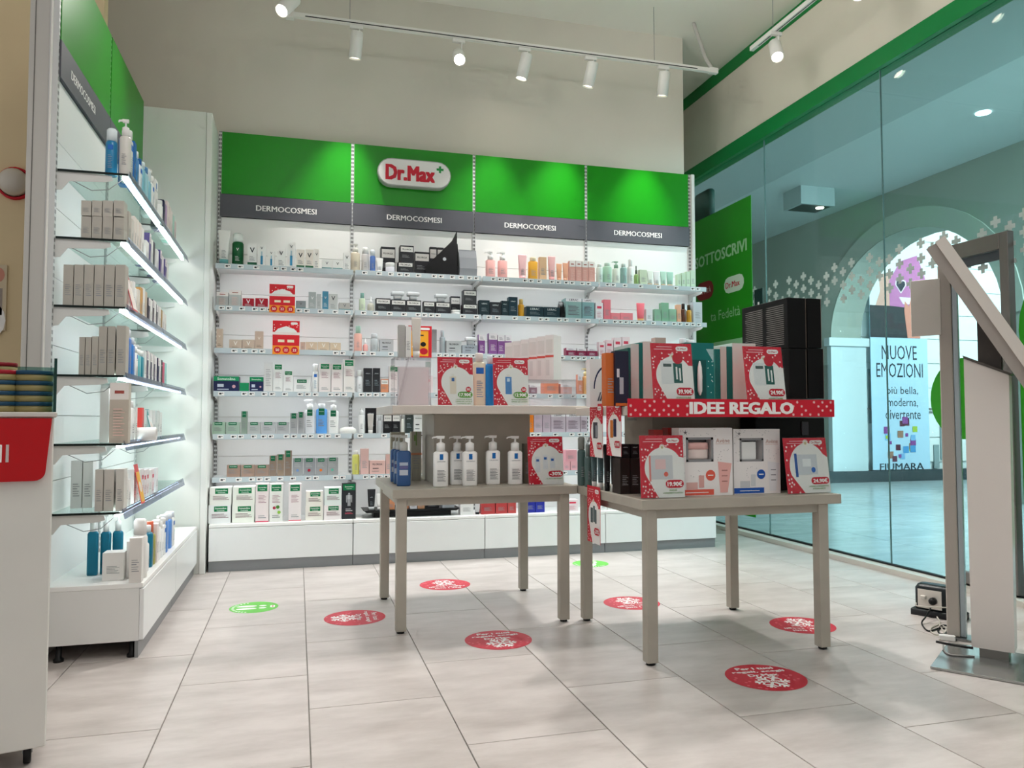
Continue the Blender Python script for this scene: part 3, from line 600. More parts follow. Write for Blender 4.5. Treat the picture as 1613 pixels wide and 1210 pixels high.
back_row(0, 6, [
 (328, 364, 796, 'c', ('#eef1f2', 'sombox'), 'white box, green label, lower', {'d': .12}), (330, 365, 768, 'c', ('#f1f3ee', 'sombox'), 'white box, green label, upper', {'d': .12, 'yb': 796}), (365.5, 401, 796, 'c', ('#eff3ea', 'sombox'), 'white box, leaf print, lower', {'d': .12}),
 (367, 402, 767, 'c', ('#f0f3ea', 'sombox'), 'white box, leaf print, upper', {'d': .12, 'yb': 796}), (403, 424, 762, 'c', ('#f2e6e6', 'somp'), 'tall white carton, pink print'), (425, 446, 762, 'c', ('#f1f1ec', 'somv'), 'tall white carton, berry print'),
 (455, 475, 762, 'c', ('#f2eaea', 'somp'), 'tall pale carton standing alone'), (481, 509, 797, 'c', ('#f3efe6', 'sombox'), 'white box, orange edge, lower', {'d': .1}), (482, 509, 774, 'c', ('#f3efe6', 'sombox'), 'white box, orange edge, upper', {'d': .1, 'yb': 797}),
 (510, 538, 796, 'c', ('#f4ecec', 'sombox'), 'white box, red edge, lower', {'d': .1}), (511, 538, 768, 'c', ('#e9f2ee', 'sombox'), 'white box, aqua lid, upper', {'d': .1, 'yb': 796}), (539, 561, 761, 'c', ('#2c2e33', 'body'), 'tall black carton, body print')])
back_row(1, 0, [
 (553, 568, 383, 'b', ('#d9cdb9', '#e9e6e0', 'pump', 'lines'), 'beige pump bottle'), (570, 582, 389, 'b', ('#cfcbc9', WHT, 'spray', 'lines'), 'grey spray bottle'), (583, 592, 393, 'b', ('#5a78b8', '#e6ebf2', 'spray', 'lines'), 'blue spray bottle'),
 (593, 604, 406, 't', (WHT, '#d6d6d4', 'lines'), 'small white tube'), (608, 624, 413, 'j', ('#dcdce4', WHT), 'white jar'), (600, 623, 389, 'c', (DKX, 'fil'), 'dark carton behind the jar', {'back': .11}),
 (627, 651, 413, 'c', (DKX, 'fil'), 'dark box, lower of stack', {'d': .09}), (630, 652, 387, 'c', (DKX, 'fil'), 'dark box, upper of stack', {'d': .09, 'yb': 413}), (653, 677, 397, 'c', (DKX, 'fil'), 'dark box, pale label', {'back': .06}),
 (677, 688, 389, 'c', ('#33353a', 'fil'), 'dark carton of the back trio', {'back': .09}), (688.5, 699, 390, 'c', ('#33353a', 'fil'), 'middle dark carton of trio', {'back': .09}), (699.5, 708, 391, 'c', ('#33353a', 'fil'), 'last dark carton of trio', {'back': .09}),
 (724, 752, 392, 'p', ('#9a9ca2',), 'crinkled silver pouch'), (712, 723, 382, 'p', ('#141416',), 'black glossy pouch')])
back_row(1, 1, [
 (566, 576, 461, 'b', ('#cfdcc2', '#86b3a8', 'tall', 'lines'), 'clear green tester bottle'), (579, 590, 467, 'b', ('#c9c4b6', '#f0f0ee', 'dropper', 'lines'), 'dropper bottle'), (592, 615.5, 470, 'c', (DKX, 'fil'), 'black box, white label'),
 (616, 639.5, 472, 'c', (DKX, 'fil'), 'black box under glass jar'), (617, 637, 459, 'g', (), 'square silver jar', {'yb': 472}), (640, 663.5, 473, 'c', (DKX, 'fil'), 'black box under second jar'), (642, 661, 460, 'g', (), 'square silver jar on second box', {'yb': 473}),
 (667, 685, 475, 'c', (DKX, 'fil'), 'black box, pink edge'), (686, 709.5, 476, 'c', (DKX, 'fil'), 'black box under third jar'), (686, 705, 463, 'g', (), 'square silver jar on third box', {'yb': 476}),
 (710, 725, 467, 'c', (DKX, 'fil'), 'black box set back', {'back': .1}), (729, 752, 479, 'c', (DKX, 'fil'), 'black box, lower of end stack'), (730, 751, 457, 'c', ('#3a3c40', 'fil'), 'black box, upper of end stack', {'yb': 479}), (712, 727, 488, 'j', ('#eeeeee', WHT), 'low white jar')])
back_row(1, 2, [
 (558, 571, 513, 'b', ('#e8b2a4', '#a8cbb9', 'tall', 'lines'), 'pink bottle, mint cap'), (572, 580, 533, 'b', ('#e3a6a0', '#f0ecec', 'dropper'), 'small pink dropper bottle'), (584, 596, 525, 'b', ('#b9bfc1', '#d8dcde', 'spray', 'lines'), 'silver bottle'),
 (598, 620, 535, 'c', ('#b7babd', 'filg'), 'silver box, dark print'), (681, 688, 519, 'c', ('#8f9496', 'lines'), 'slim grey carton beside poster'), (693, 702, 520, 'b', ('#9aa4a8', '#c4ccd0', 'tall'), 'slim chrome bottle'), (703, 727, 537, 'c', ('#b4b8ba', 'filg'), 'silver box'),
 (728, 752, 544, 'c', ('#a4abb4', 'filg'), 'blue-grey box under jar'), (734, 750, 531, 'g', (), 'square chrome jar', {'yb': 544})])
back_row(1, 3, [
 (562, 572, 583, 'b', ('#eceef0', WHT, 'spray', 'lines'), 'white spray bottle'), (573, 586.5, 580, 'c', (DKX, 'dk'), 'black carton, copper edge'), (587.5, 599, 580, 'c', (DKX, 'dk'), 'second black carton, copper edge'), (600, 612, 597, 'c', ('#d08a66', 'fil'), 'copper box, dark print'), (613, 628, 577, 'c', ('#efe6e4', 'som'), 'pale carton behind acrylic stand'), (632, 654, 590, 'c', ('#e8e8e6', 'lines'), 'white box behind acrylic stand'), (660, 682, 592, 'c', ('#ead9da', 'pinkd'), 'pale pink box behind poster'), (700, 724, 590, 'c', ('#e9e6e2', 'lines'), 'white box behind the bottles')])
back_row(1, 4, [
 (565, 575, 641, 'b', ('#f0f0ee', WHT, 'pump', 'lines'), 'slim white pump bottle'), (576, 593, 643, 'c', ('#141417', 'dk'), 'black gift box', {'back': .05}), (579, 589, 652, 't', ('#c9c2bc', '#d8d4d0'), 'greige tube before gift box', ), (594, 603, 654, 'b', ('#b9bcbe', '#d6d9da', 'tall'), 'silver bottle'),
 (604, 617.5, 652, 'c', ('#17181b', 'fil'), 'black carton'), (618, 630.5, 652, 'c', ('#17181b', 'fil'), 'second black carton'), (631, 637.5, 651, 'b', ('#e3e3da', '#c9ccc9', 'tall'), 'slim pale bottle'), (638.5, 650.5, 653, 'c', ('#2f3a38', 'dk'), 'dark green carton'), (651.5, 667, 651, 'c', ('#d9dad8', 'filg'), 'silver box, dark band'), (672, 690, 655, 'c', ('#c9cac9', 'filg'), 'grey box at post')])
back_row(1, 5, [
 (555, 567, 710, 'b', ('#d2cf6e', '#f2f2ee', 'screw', 'lines'), 'yellow oil bottle, white cap'), (568, 581, 707, 'c', ('#dcb6b0', 'lines'), 'tall pink carton'), (582, 607, 726, 'c', ('#dcb4ac', 'filg'), 'pink jar box'), (608, 617, 716, 'c', ('#d9b0a8', 'lines'), 'pink carton end'), (655, 672, 722, 'c', ('#cfc3b6', 'lines'), 'beige carton behind leaf carton')])
back_row(2, 0, [
 (766, 781, 396, 'q', ('#efb6b2', '#f2f0ee', 'pump', 'lines'), 'pink pump bottle'), (785, 800, 397, 'q', ('#eeb0ac', '#f2f0ee', 'pump', 'lines'), 'second pink pump bottle'), (817, 831, 400, 't', ('#f0c2c4', '#e8b0b2', 'lines'), 'pale pink tube'),
 (833, 848, 405, 'q', ('#d9a13c', '#e9d9b8', 'screw', 'lines'), 'amber oil bottle'), (850, 861, 405, 'c', ('#e8c09a', 'lines'), 'peach carton'), (864, 876, 403, 't', ('#f1bcbc', '#e6a4a4', 'lines'), 'pink tube'), (877, 886, 415, 't', ('#efb08e', '#e2a07c'), 'orange tube'), (887, 896, 414, 't', ('#f0b294', '#e2a07c'), 'peach tube'),
 (897, 906.5, 411, 'c', ('#dfa79c', 'sal'), 'salmon carton'), (907, 916.5, 411, 'c', ('#dfa79c', 'sal'), 'second salmon carton'), (917, 926.5, 412, 'c', ('#dfa79c', 'sal'), 'third salmon carton'), (927, 937, 412, 'c', ('#dfa79c', 'sal'), 'last salmon carton')])
back_row(3, 0, [
 (941, 951, 415, 'b', ('#cfe0d8', '#e2ece8', 'screw', 'lines'), 'clear mint bottle'), (952, 966, 413, 'b', ('#a9cdb6', '#cfe0d6', 'screw', 'lines'), 'mint green bottle'), (967, 978, 411, 'b', ('#e6ece2', '#8fb79d', 'pump', 'lines'), 'white pump bottle'), (979, 989, 415, 'b', ('#8fb3ad', '#cfdcd8', 'screw', 'lines'), 'teal grey bottle'),
 (990, 999, 408, 'b', ('#eef0ec', '#f2f2f0', 'tall', 'lines'), 'tall white bottle'), (1000, 1007, 418, 'b', ('#8aa86a', '#4c5a4a', 'dropper'), 'small green dropper'), (1008, 1019, 425, 'c', ('#d3e0c6', 'lines'), 'pale green carton'),
 (1020, 1029.5, 426, 't', ('#e9efe6', '#b9a58a', 'lines'), 'white hand cream tube'), (1030, 1040, 427, 't', ('#e9e9ea', '#b9a58a', 'lines'), 'second hand cream tube'), (1041, 1050.5, 427, 't', ('#b8dccb', '#b9a58a', 'lines'), 'mint hand cream tube'), (1051, 1062, 428, 't', ('#a9d3c2', '#b9a58a', 'lines'), 'second mint tube'),
 (1067, 1073, 432, 'c', ('#cfe6cc', 'lines'), 'pale green sachet'), (1074, 1080, 430, 'c', ('#cde4ca', 'lines'), 'second pale green sachet'), (1081, 1087, 428, 'c', ('#cfe6cc', 'lines'), 'third pale green sachet'), (1088, 1095, 426, 'c', ('#d3e8cf', 'lines'), 'foremost pale green sachet')])
back_row(2, 1, [
 (755, 771.5, 473, 'c', ('#1e3238', 'dk'), 'dark teal carton'), (772, 789.5, 476, 'c', ('#2a2f33', 'dk'), 'charcoal box'), (790, 801, 474, 'c', ('#1c3239', 'dk'), 'slim dark teal carton'), (801.5, 815.5, 468, 'c', ('#183440', 'dk'), 'tall dark teal carton'), (817, 827, 471, 'b', ('#c58e1e', '#c9a85a', 'tall'), 'gold oil bottle'),
 (829, 856, 483, 'c', ('#16303a', 'dk'), 'wide dark jar box'), (856.5, 882, 484, 'c', ('#16303a', 'dk'), 'second wide dark jar box'), (883, 890, 474, 'p', ('#17181b',), 'black pouch'), (891, 916.5, 470, 'c', ('#8fb0ae', 'lie'), 'pale teal gift box'), (917, 936, 471, 'c', ('#86acb0', 'lie'), 'teal carton pair')])
back_row(3, 1, [
 (938, 950, 477, 'c', ('#efe9ec', 'pinkd'), 'white pink box'), (951, 962, 472, 'c', ('#f07f8c', 'lines'), 'tall coral pink box'), (962.5, 977, 493, 'c', ('#f28a94', 'lines'), 'low coral box'), (977.5, 997, 493, 'c', ('#f28a94', 'lines'), 'second low coral box'), (1004, 1017, 477, 't', ('#f07480', '#e9b070'), 'coral tube, gold cap'),
 (1018, 1028, 487, 'c', ('#efeaec', 'lines'), 'small white box'), (1031, 1041.5, 487, 'c', ('#8fb59a', 'lines'), 'sage green box'), (1042, 1053.5, 477, 'c', ('#86b294', 'lines'), 'tall sage green carton'), (1054, 1065.5, 487, 'c', ('#8fb59a', 'lines'), 'second sage green box'), (1066.5, 1073, 480, 'c', ('#e9b090', 'lines'), 'peach carton'),
 (1074, 1082, 478, 'b', ('#5a3420', '#2c2018', 'tall'), 'brown oil bottle'), (1083, 1091, 480, 'b', ('#c9952a', '#4c3a20', 'tall'), 'gold oil bottle'), (1092, 1106, 476, 'c', ('#c9cdd2', 'lines'), 'silver carton at shelf end')])
back_row(2, 2, [
 (754, 764, 527, 'c', ('#7d4a8a', 'head'), 'purple carton'), (770, 783.5, 525, 'c', ('#84508f', 'head'), 'tall purple carton'), (784, 795, 528, 'c', ('#84508f', 'head'), 'purple carton of the pair'), (795.5, 806, 528, 'c', ('#84508f', 'head'), 'second purple carton of pair'), (806.5, 811, 550, 'c', ('#6d3f7a',), 'small purple box'),
 (892, 908, 548, 'c', ('#8a2246', 'head'), 'maroon box, white lid'), (908.5, 924, 549, 'c', ('#8a2246', 'head'), 'second maroon box')])
back_row(3, 2, [
 (925, 941, 549, 'c', ('#8a2246', 'head'), 'maroon box, white lid'), (943, 953, 539, 'c', ('#f0dcdf', 'pinkd'), 'pale pink carton'), (954, 966, 536, 'c', ('#f0d4d8', 'pinkd'), 'pink carton'), (967, 979, 532, 'c', ('#f2dde0', 'pinkd'), 'tall pale pink carton'), (980, 992, 531, 'c', ('#f0d9dc', 'pinkd'), 'pink gift carton'),
 (1032, 1049, 532, 'c', ('#a58a80', 'lines'), 'low brown box'), (1073, 1083, 533, 'j', ('#6a2a44', '#d9d4d6'), 'dark berry jar'), (1084, 1096, 535, 'j', ('#5e2440', '#e6e2e2'), 'second berry jar')])
back_row(2, 3, [
 (834, 846, 606, 'c', ('#8a6470', 'head'), 'small mauve box'), (857, 880, 596, 'c', ('#e58a6c', 'lines'), 'orange gift box'), (883, 901, 605, 'c', ('#d79a90', 'head'), 'salmon jar box'), (910, 917.5, 590, 'c', ('#d98f76', 'head'), 'coral carton'), (758, 772, 590, 'c', ('#e4e2e0', 'lines'), 'white box behind bottles'), (786, 802, 592, 'c', ('#d8d0d6', 'lie'), 'lilac box behind poster')])
back_row(3, 3, [(919, 929, 580, 'b', ('#e8b880', '#e9d3a0', 'pump', 'lines'), 'peach pump bottle'), (940, 956, 592, 'c', ('#ecdcd8', 'lines'), 'blush box behind gift set'), (1085, 1098, 585, 'c', ('#e4e0de', 'lines'), 'white box at shelf end')])
back_row(2, 4, [
 (752, 775, 655, 'c', ('#d9d0d6', 'lie'), 'lilac box behind the riser'), (808, 827.5, 651, 'c', ('#e0771e', 'lines'), 'orange box'), (828.5, 840.5, 651, 'c', ('#e27d24', 'lines'), 'orange box, white corner'), (841, 854.5, 652, 'c', ('#bfaab6', 'lines'), 'lilac carton'), (855, 867.5, 652, 'c', ('#c0acb8', 'lines'), 'second lilac carton'), (868, 891, 652, 'c', ('#c3b2bd', 'lie'), 'mauve jar box'), (891.5, 914, 652, 'c', ('#c3b2bd', 'lie'), 'second mauve jar box'), (914.5, 925, 652, 'c', ('#c3b2bd', 'lie'), 'slim mauve box')])
back_row(2, 5, [(752, 772, 722, 'c', ('#e6dcd8', 'lines'), 'blush box behind pumps'), (888, 898, 727, 'c', ('#e3a8b0', 'lines'), 'pink box, lower'), (898.5, 910, 727, 'c', ('#e3a8b0', 'lines'), 'second pink box, lower'), (891, 909, 709, 'c', ('#e2a2ac', 'lines'), 'pink box on top', {'yb': 727})])
back_row(1, 6, [(579, 592, 771, 't', ('#26282c', '#c9ccce', 'dk'), 'black tube, silver cap', {'on': .395, 'yb': 803}), (593, 602, 778, 't', ('#f0f0f0', '#dadada'), 'white tube', {'on': .395, 'yb': 803}), (612, 622, 786, 'c', ('#c98a64', 'lines'), 'copper compact box', {'on': .395, 'yb': 800}), (634, 645, 790, 'j', ('#c98a68', '#caa080'), 'copper compact', {'on': .395, 'yb': 800}), (646, 657, 790, 'c', ('#d9d9de', 'lines'), 'silver compact box', {'on': .395, 'yb': 800}), (658, 669, 790, 'c', ('#c0906c', 'lines'), 'bronze compact box', {'on': .395, 'yb': 800}), (670, 692, 790, 'c', ('#1b1c20', 'dk'), 'black compact case', {'on': .395, 'yb': 800}), (697, 716, 791, 'c', ('#a8adb4', 'lines'), 'chrome sample case', {'on': .395, 'yb': 800}), (725, 746, 789, 'c', ('#e9e9e8', 'lines'), 'white cube box'), (748, 757, 788, 't', ('#d0d0d2', '#202226'), 'silver tube on black cap')])
back_row(2, 6, [(758, 780, 789, 'c', ('#b23f40', 'lines'), 'brick red box'), (781, 799, 789, 'c', ('#b23f40', 'lines'), 'second brick red box'), (800, 813, 788, 'c', ('#b84a48', 'lines'), 'third brick red box'), (829, 843, 786, 'c', ('#25309a', 'lines'), 'royal blue box'), (843.5, 858, 786, 'c', ('#25309a', 'lines'), 'second royal blue box'), (893, 911, 787, 'c', ('#ecdfe2', 'pinkd'), 'white and pink box')])
back_row(3, 6, [(946, 956, 791, 'c', ('#efeeec', 'lines'), 'small white carton'), (957, 966, 792, 'c', ('#ecebe8', 'lines'), 'second small white carton'), (967, 976, 792, 'c', ('#efeeec', 'lines'), 'third small white carton'), (977, 986, 792, 'c', ('#eae8e6', 'lines'), 'fourth small white carton'), (1000, 1022, 792, 'c', ('#e6e4e4', 'lines'), 'white box behind table leg'), (1050, 1070, 792, 'c', ('#e9e6e4', 'lines'), 'low white box near cabinet end')])
# black display tray for make-up, black price tent, crumpled bag
tr = MB(); A = onY(572, 803, 5.93); B = onY(724, 808, 5.93)
tr.loft([[(A.x+.03, 5.95, .372), (B.x-.02, 5.95, .372), (B.x-.02, 6.16, .372), (A.x+.03, 6.16, .372)], [(A.x, 5.92, .394), (B.x, 5.92, .394), (B.x, 6.17, .394), (A.x, 6.17, .394)]], BLACK)
o = tr.build('display_tray'); tag(o, 'black make-up display tray on the white cabinet top', 'tray')
MB().box(A.x+.08, B.x-.06, 5.97, 6.12, ZB, .372, BLACK).build('foot', o)
A = onY(670, 432, 6.0); B = onY(716, 368, 6.0)
pt_ = [(A.x, ZS[0]+.001), (B.x+.02, ZS[0]+.001), (B.x+.02, B.z+.02), (B.x-.02, B.z-.06), (A.x, ZS[0]+.06)]
pq = MB(); pq.loft([[(x, 6.0, z) for x, z in pt_], [(x, 6.035, z) for x, z in pt_]], M('#0b0c0e', .22)); o = pq.build('display_pouch'); tag(o, 'black glossy triangular gift pouch on the logo bay shelf', 'bag')
q = MB(); disc(q, B.x-.08, ZS[0]+.13, .014, .014, 5.999, M('#c9ccd0', .3)); q.build('emblem_print', o)
cb = MB(); A = onY(534, 684, 6.0); B = onY(562, 684, 6.0); rr = random.Random(5)
cb.loft([[(A.x+(B.x-A.x)*(.5+.5*math.cos(2*PI*k/12)*s_), 6.03+.035*math.sin(2*PI*k/12)*s_, ZS[4]+.0008+z+rr.uniform(0, .006)*(z > 0)) for k in range(12)] for z, s_ in ((0, .9), (.012, 1), (.03, .95), (.045, .6))], M('#ecebe6', .6), True)
o = cb.build('folded_bag'); tag(o, 'crumpled white plastic bag on shelf beside white pump bottle', 'bag')

# ------------------------------------------------------------------ left glass shelving goods
def left_near(row, items):
    """goods at the near end of a glass shelf, turned to the viewer: (px0, px1, ytop, kind, args, desc, y)"""
    zs = ZS[row] if row < 6 else ZB
    for k, it in enumerate(items):
        x0, x1, yt, kind, a, desc, y = it[:7]; opt = it[7] if len(it) > 7 else {}
        A, B = onY(x0, yt, y), onY(x1, yt, y); z0 = zs+.0008
        if 'on' in opt: z0 = zs+opt['on']
        w_ = (B.x-A.x)*.97; h_ = onY((x0+x1)/2, yt, y).z-z0
        o = make(kind, w_, h_, a, opt.get('d', .07 if kind == 'c' else None))
        o.location = ((A.x+B.x)/2, y+(opt.get('d', .07)/2 if kind == 'c' else w_*.4), z0)
        tag(o, f'{desc}, {ORD[k]} from wall, near end, glass {SHN[row]}', CATN[kind], f'goods at the near end of glass {SHN[row]}')
GR = '#b9b4ab'
left_near(0, [(165, 185, 201, 'b', ('#2f86b4', '#e6f0f4', 'spray', 'blue'), 'blue foam bottle, clear cap', 3.93), (187, 207, 186, 'b', ('#d9d5cf', '#ecebe8', 'pump', 'lines'), 'white pump bottle', 3.91)])
gl = [(128, 144), (145, 161), (162, 178), (179, 196)]
left_near(1, [(a, b, 341, 'c', (GR, 'lines'), f'grey carton, lower layer', 3.91) for a, b in gl]+[(a, b, 316, 'c', ('#bdb8af', 'lines'), f'grey carton, upper layer', 3.91, {'on': onY(160, 341, 3.91).z-ZS[1]+.001}) for a, b in gl])
gl = [(100, 116), (117, 132), (133, 148), (149, 164), (165, 181), (182, 198)]
left_near(2, [(a, b, 417, 'c', (GR, 'lines'), f'stone grey carton', 3.91) for a, b in gl])
left_near(3, [(125, 134, 531, 'c', (GR, 'lines'), 'short grey carton', 3.91), (135, 144, 531, 'c', (GR, 'lines'), 'short grey carton', 3.91), (145, 155, 530, 'c', (GR, 'lines'), 'short grey carton, blue lid', 3.91), (156, 169, 514, 'c', ('#b6b1a8', 'lines'), 'tall grey carton', 3.91), (170, 182, 514, 'c', ('#b6b1a8', 'lines'), 'tall grey carton', 3.91), (184, 199, 513, 'c', ('#bab5ac', 'lines'), 'tall grey carton, dark print', 3.90)])
left_near(4, [(158, 172, 612, 'c', ('#f0f0ee',), 'white carton set behind', 4.02), (173, 204, 603, 'c', ('#c8bdb0', 'sal'), 'large beige carton, red line', 3.90, {'d': .05})])
left_near(5, [(112, 130, 726, 'c', ('#dfe0df', 'lines'), 'white carton behind glass', 4.1), (131, 147, 727, 'c', ('#e2e3e1', 'lines'), 'white carton behind', 4.1), (150, 163, 740, 'c', ('#c9c4bd', 'lines'), 'grey white carton', 3.92), (164, 180, 740, 'c', ('#cbc6bf', 'lines'), 'grey white carton, joined', 3.92), (183, 196, 739, 'c', ('#d5d1cb', 'lines'), 'pale carton at edge', 3.91)])
left_near(6, [(137, 155, 808, 'q', ('#13708c', '#e6eceb', 'pump'), 'dark teal pump bottle', 4.12), (158, 175, 809, 'q', ('#13708c', '#e6eceb', 'pump'), 'dark teal pump bottle', 4.14), (177, 194, 808, 'q', ('#13708c', '#e6eceb', 'pump'), 'dark teal pump bottle', 4.16), (161, 196, 871, 'c', ('#e9e7e4', 'lines'), 'low white carton', 3.98, {'d': .09}), (207, 232, 818, 'b', ('#e9e8e5', '#efeeec', 'spray', 'lines'), 'white wide bottle', 3.99), (204, 224, 848, 'c', ('#e4e0dc', 'lines'), 'white carton at the edge', 3.89, {'d': .05})])
def left_run(row, items, y0=3.99, xf=-.785, step=None):
    """goods standing along the front edge of a glass shelf, facing the room (+X)"""
    zs = ZS[row] if row < 6 else ZB
    if row == 6: xf = -.70
    y = y0
    for k, it in enumerate(items):
        kind, w_, h_, a, desc = it[:5]
        d = .07
        if y < YL0+WL < y+w_+.004: y = YL0+WL+.004
        o = make(kind, w_, h_, a, d if kind == 'c' else None)
        hw = {'b': w_/2, 'q': w_*.31, 't': w_*.3, 'j': w_/2}.get(kind, d/2)
        o.rotation_euler = (0, 0, PI/2); o.location = (xf-hw, y+w_/2, zs+.0008)
        bay = 'near' if y < YL0+WL else 'far'
        tag(o, f'{desc}, {ORD[k]} in the row along the glass {SHN[row]} edge', CATN[kind], f'goods along the edge of glass {SHN[row]}')
        y += w_+it[5] if len(it) > 5 else w_+.012
BL, AQ, NV, LI = '#2468b0', '#7fb9cc', '#23264a', '#b79ac0'
left_run(0, [('q', .075, .25, (WHT, WHT, 'screw', 'blue'), 'white bottle, blue label'), ('c', .055, .22, (BL, 'lines'), 'bright blue carton'), ('q', .07, .20, ('#3f86c4', '#eef2f6', 'screw', 'lines'), 'blue bottle, white cap'), ('q', .07, .19, ('#e8eef2', BL, 'screw', 'blue'), 'white bottle, blue cap'), ('q', .075, .20, (AQ, '#dfeef2', 'screw'), 'aqua clear bottle'), ('q', .075, .20, ('#9cc9d6', '#5a8fc0', 'screw'), 'clear aqua bottle'), ('q', .075, .21, (AQ, '#e6f0f2', 'tall'), 'tall aqua bottle'), ('q', .07, .24, (WHT, WHT, 'pump', 'blue'), 'white pump bottle'), ('c', .085, .21, (WHT, 'lrp'), 'white carton, blue square', .05),
 ('q', .07, .15, (WHT, WHT, 'screw', 'lines'), 'low white bottle'), ('c', .05, .17, (NV, 'lines'), 'navy carton'), ('c', .06, .16, (LI, 'lines'), 'lilac carton'), ('c', .06, .20, ('#f1e3e0', 'lines'), 'pale pink carton'), ('c', .06, .19, ('#efe0dc', 'lines'), 'blush carton'), ('c', .06, .18, ('#f3e8e4', 'lines'), 'cream carton'), ('c', .07, .17, ('#bfe2d6', 'lines'), 'mint carton'), ('c', .06, .15, ('#f2d9dc', 'lines'), 'rose carton')])
left_run(1, [('c', .05, .16, (GR, 'lines'), 'grey carton'), ('c', .055, .14, ('#d9d4cc', 'lines'), 'pale grey carton'), ('c', .05, .17, ('#efe6df', 'lines'), 'cream carton'), ('c', .05, .17, ('#f0e9e2', 'lines'), 'ivory carton'), ('c', .05, .17, ('#efe4dc', 'lines'), 'blush carton'), ('c', .06, .16, ('#f3efec', 'lines'), 'white carton', .06), ('c', .08, .12, (WHT, 'lines'), 'wide white box'), ('c', .05, .18, ('#5d5288', 'head'), 'purple framed carton'), ('c', .05, .16, (WHT, 'lines'), 'white carton, plain'), ('c', .045, .16, ('#3a3644', 'lines'), 'dark slim carton', .05),
 ('c', .07, .14, (WHT, 'lines'), 'white box'), ('c', .05, .16, ('#564c84', 'head'), 'violet framed carton'), ('c', .06, .14, ('#e9e4e8', 'lines'), 'pale carton', .05), ('c', .06, .14, ('#5d5288', 'head'), 'second violet carton'), ('c', .06, .13, (WHT, 'lines'), 'end white carton')])
left_run(2, [('c', .05, .15, ('#efe9e2', 'lines'), 'cream carton'), ('c', .05, .16, (WHT, 'lines'), 'white carton'), ('b', .05, .17, ('#f0efec', '#f4f4f2', 'screw', 'lines'), 'white round bottle'), ('c', .05, .14, ('#e6dfd6', 'lines'), 'ivory carton'), ('c', .055, .16, ('#c99a5a', 'lines'), 'ochre print carton'), ('c', .05, .17, (WHT, 'lines'), 'tall white carton'), ('c', .05, .16, ('#c9b8a2', 'lines'), 'tan striped carton', .04), ('c', .05, .14, ('#3c3a48', 'head'), 'black framed carton'), ('c', .06, .14, (WHT, 'lines'), 'white box'), ('c', .04, .15, ('#2e2c36', 'head'), 'dark slim carton'), ('c', .05, .15, (WHT, 'lines'), 'plain white carton'), ('c', .04, .14, ('#33303c', 'head'), 'second dark slim carton'), ('c', .06, .14, ('#ece8e6', 'lines'), 'pale carton'), ('c', .04, .13, ('#b9975c', 'lines'), 'gold slim carton'), ('c', .06, .13, (WHT, 'lines'), 'end white carton'), ('c', .06, .12, ('#f0ece8', 'lines'), 'last ivory carton')], y0=4.06)
left_run(3, [('c', .05, .17, ('#efece6', 'lines'), 'ivory carton'), ('q', .075, .23, ('#1f6cc0', '#eef2f6', 'screw', 'lines'), 'royal blue bottle, white cap'), ('q', .07, .20, ('#2f7ac8', '#eef2f6', 'screw', 'lines'), 'blue bottle, white cap'), ('q', .07, .19, (WHT, WHT, 'pump', 'lrp'), 'white bottle, blue square'), ('q', .065, .18, ('#5fb4bc', WHT, 'pump'), 'turquoise bottle'), ('q', .065, .18, ('#1f8496', WHT, 'pump'), 'teal bottle'), ('c', .05, .16, (WHT, 'lines'), 'white carton')]+[('c', .045, .165-.002*i, (('#3b3756', WHT)[i % 2], 'head' if i % 2 == 0 else 'lines'), ('purple edged carton', 'white carton')[i % 2]+f' {"abcdefgh"[i]}'.replace(f' {"abcdefgh"[i]}', ''), .006) for i in range(8)]+[('c', .05, .15, ('#17181c', 'dk'), 'black carton'), ('c', .06, .14, ('#e0567c', 'lines'), 'hot pink carton'), ('c', .07, .14, ('#a8e0dc', 'lines'), 'mint carton')])
left_run(4, [('q', .07, .19, (WHT, WHT, 'screw', 'lines'), 'white bottle'), ('q', .07, .21, ('#f0f0ee', WHT, 'pump', 'lines'), 'white pump bottle'), ('q', .075, .20, ('#eeeeec', WHT, 'screw', 'lines'), 'white cap bottle'), ('c', .05, .17, ('#ecebe9', 'lines'), 'white carton', .12), ('c', .05, .17, ('#e2504a', 'lines'), 'red carton'), ('c', .07, .16, ('#dfeae9', 'lines'), 'clear white box', .08), ('c', .09, .16, ('#eceeee', 'lines'), 'wide white box'), ('c', .08, .16, ('#e6eaea', 'lines'), 'second wide white box'), ('c', .08, .16, ('#dfe6e4', 'lines'), 'third wide white box'), ('c', .08, .15, ('#e9ecea', 'lines'), 'end white box')])
left_run(5, [('c', .05, .15, ('#e2dfda', 'lines'), 'pale grey carton'), ('c', .05, .16, ('#eceae6', 'lines'), 'white carton'), ('c', .05, .13, (WHT, 'lines'), 'short white carton', .08), ('c', .05, .17, (WHT, 'lines'), 'tall white carton'), ('c', .05, .16, ('#efefed', 'lines'), 'white carton, grey print'), ('c', .055, .16, ('#ecebea', 'lines'), 'white carton, fine print'), ('c', .06, .16, ('#f4eef0', 'pinkd'), 'white carton, pink print'), ('c', .06, .15, ('#f2eaec', 'pinkd'), 'second pink print carton'), ('c', .06, .15, ('#f5eff0', 'pinkd'), 'third pink print carton'), ('c', .07, .14, (WHT, 'lines'), 'white box'), ('c', .07, .14, ('#f4e9ec', 'pinkd'), 'fourth pink print carton'), ('c', .07, .14, ('#eeeef0', 'lines'), 'end white box')])
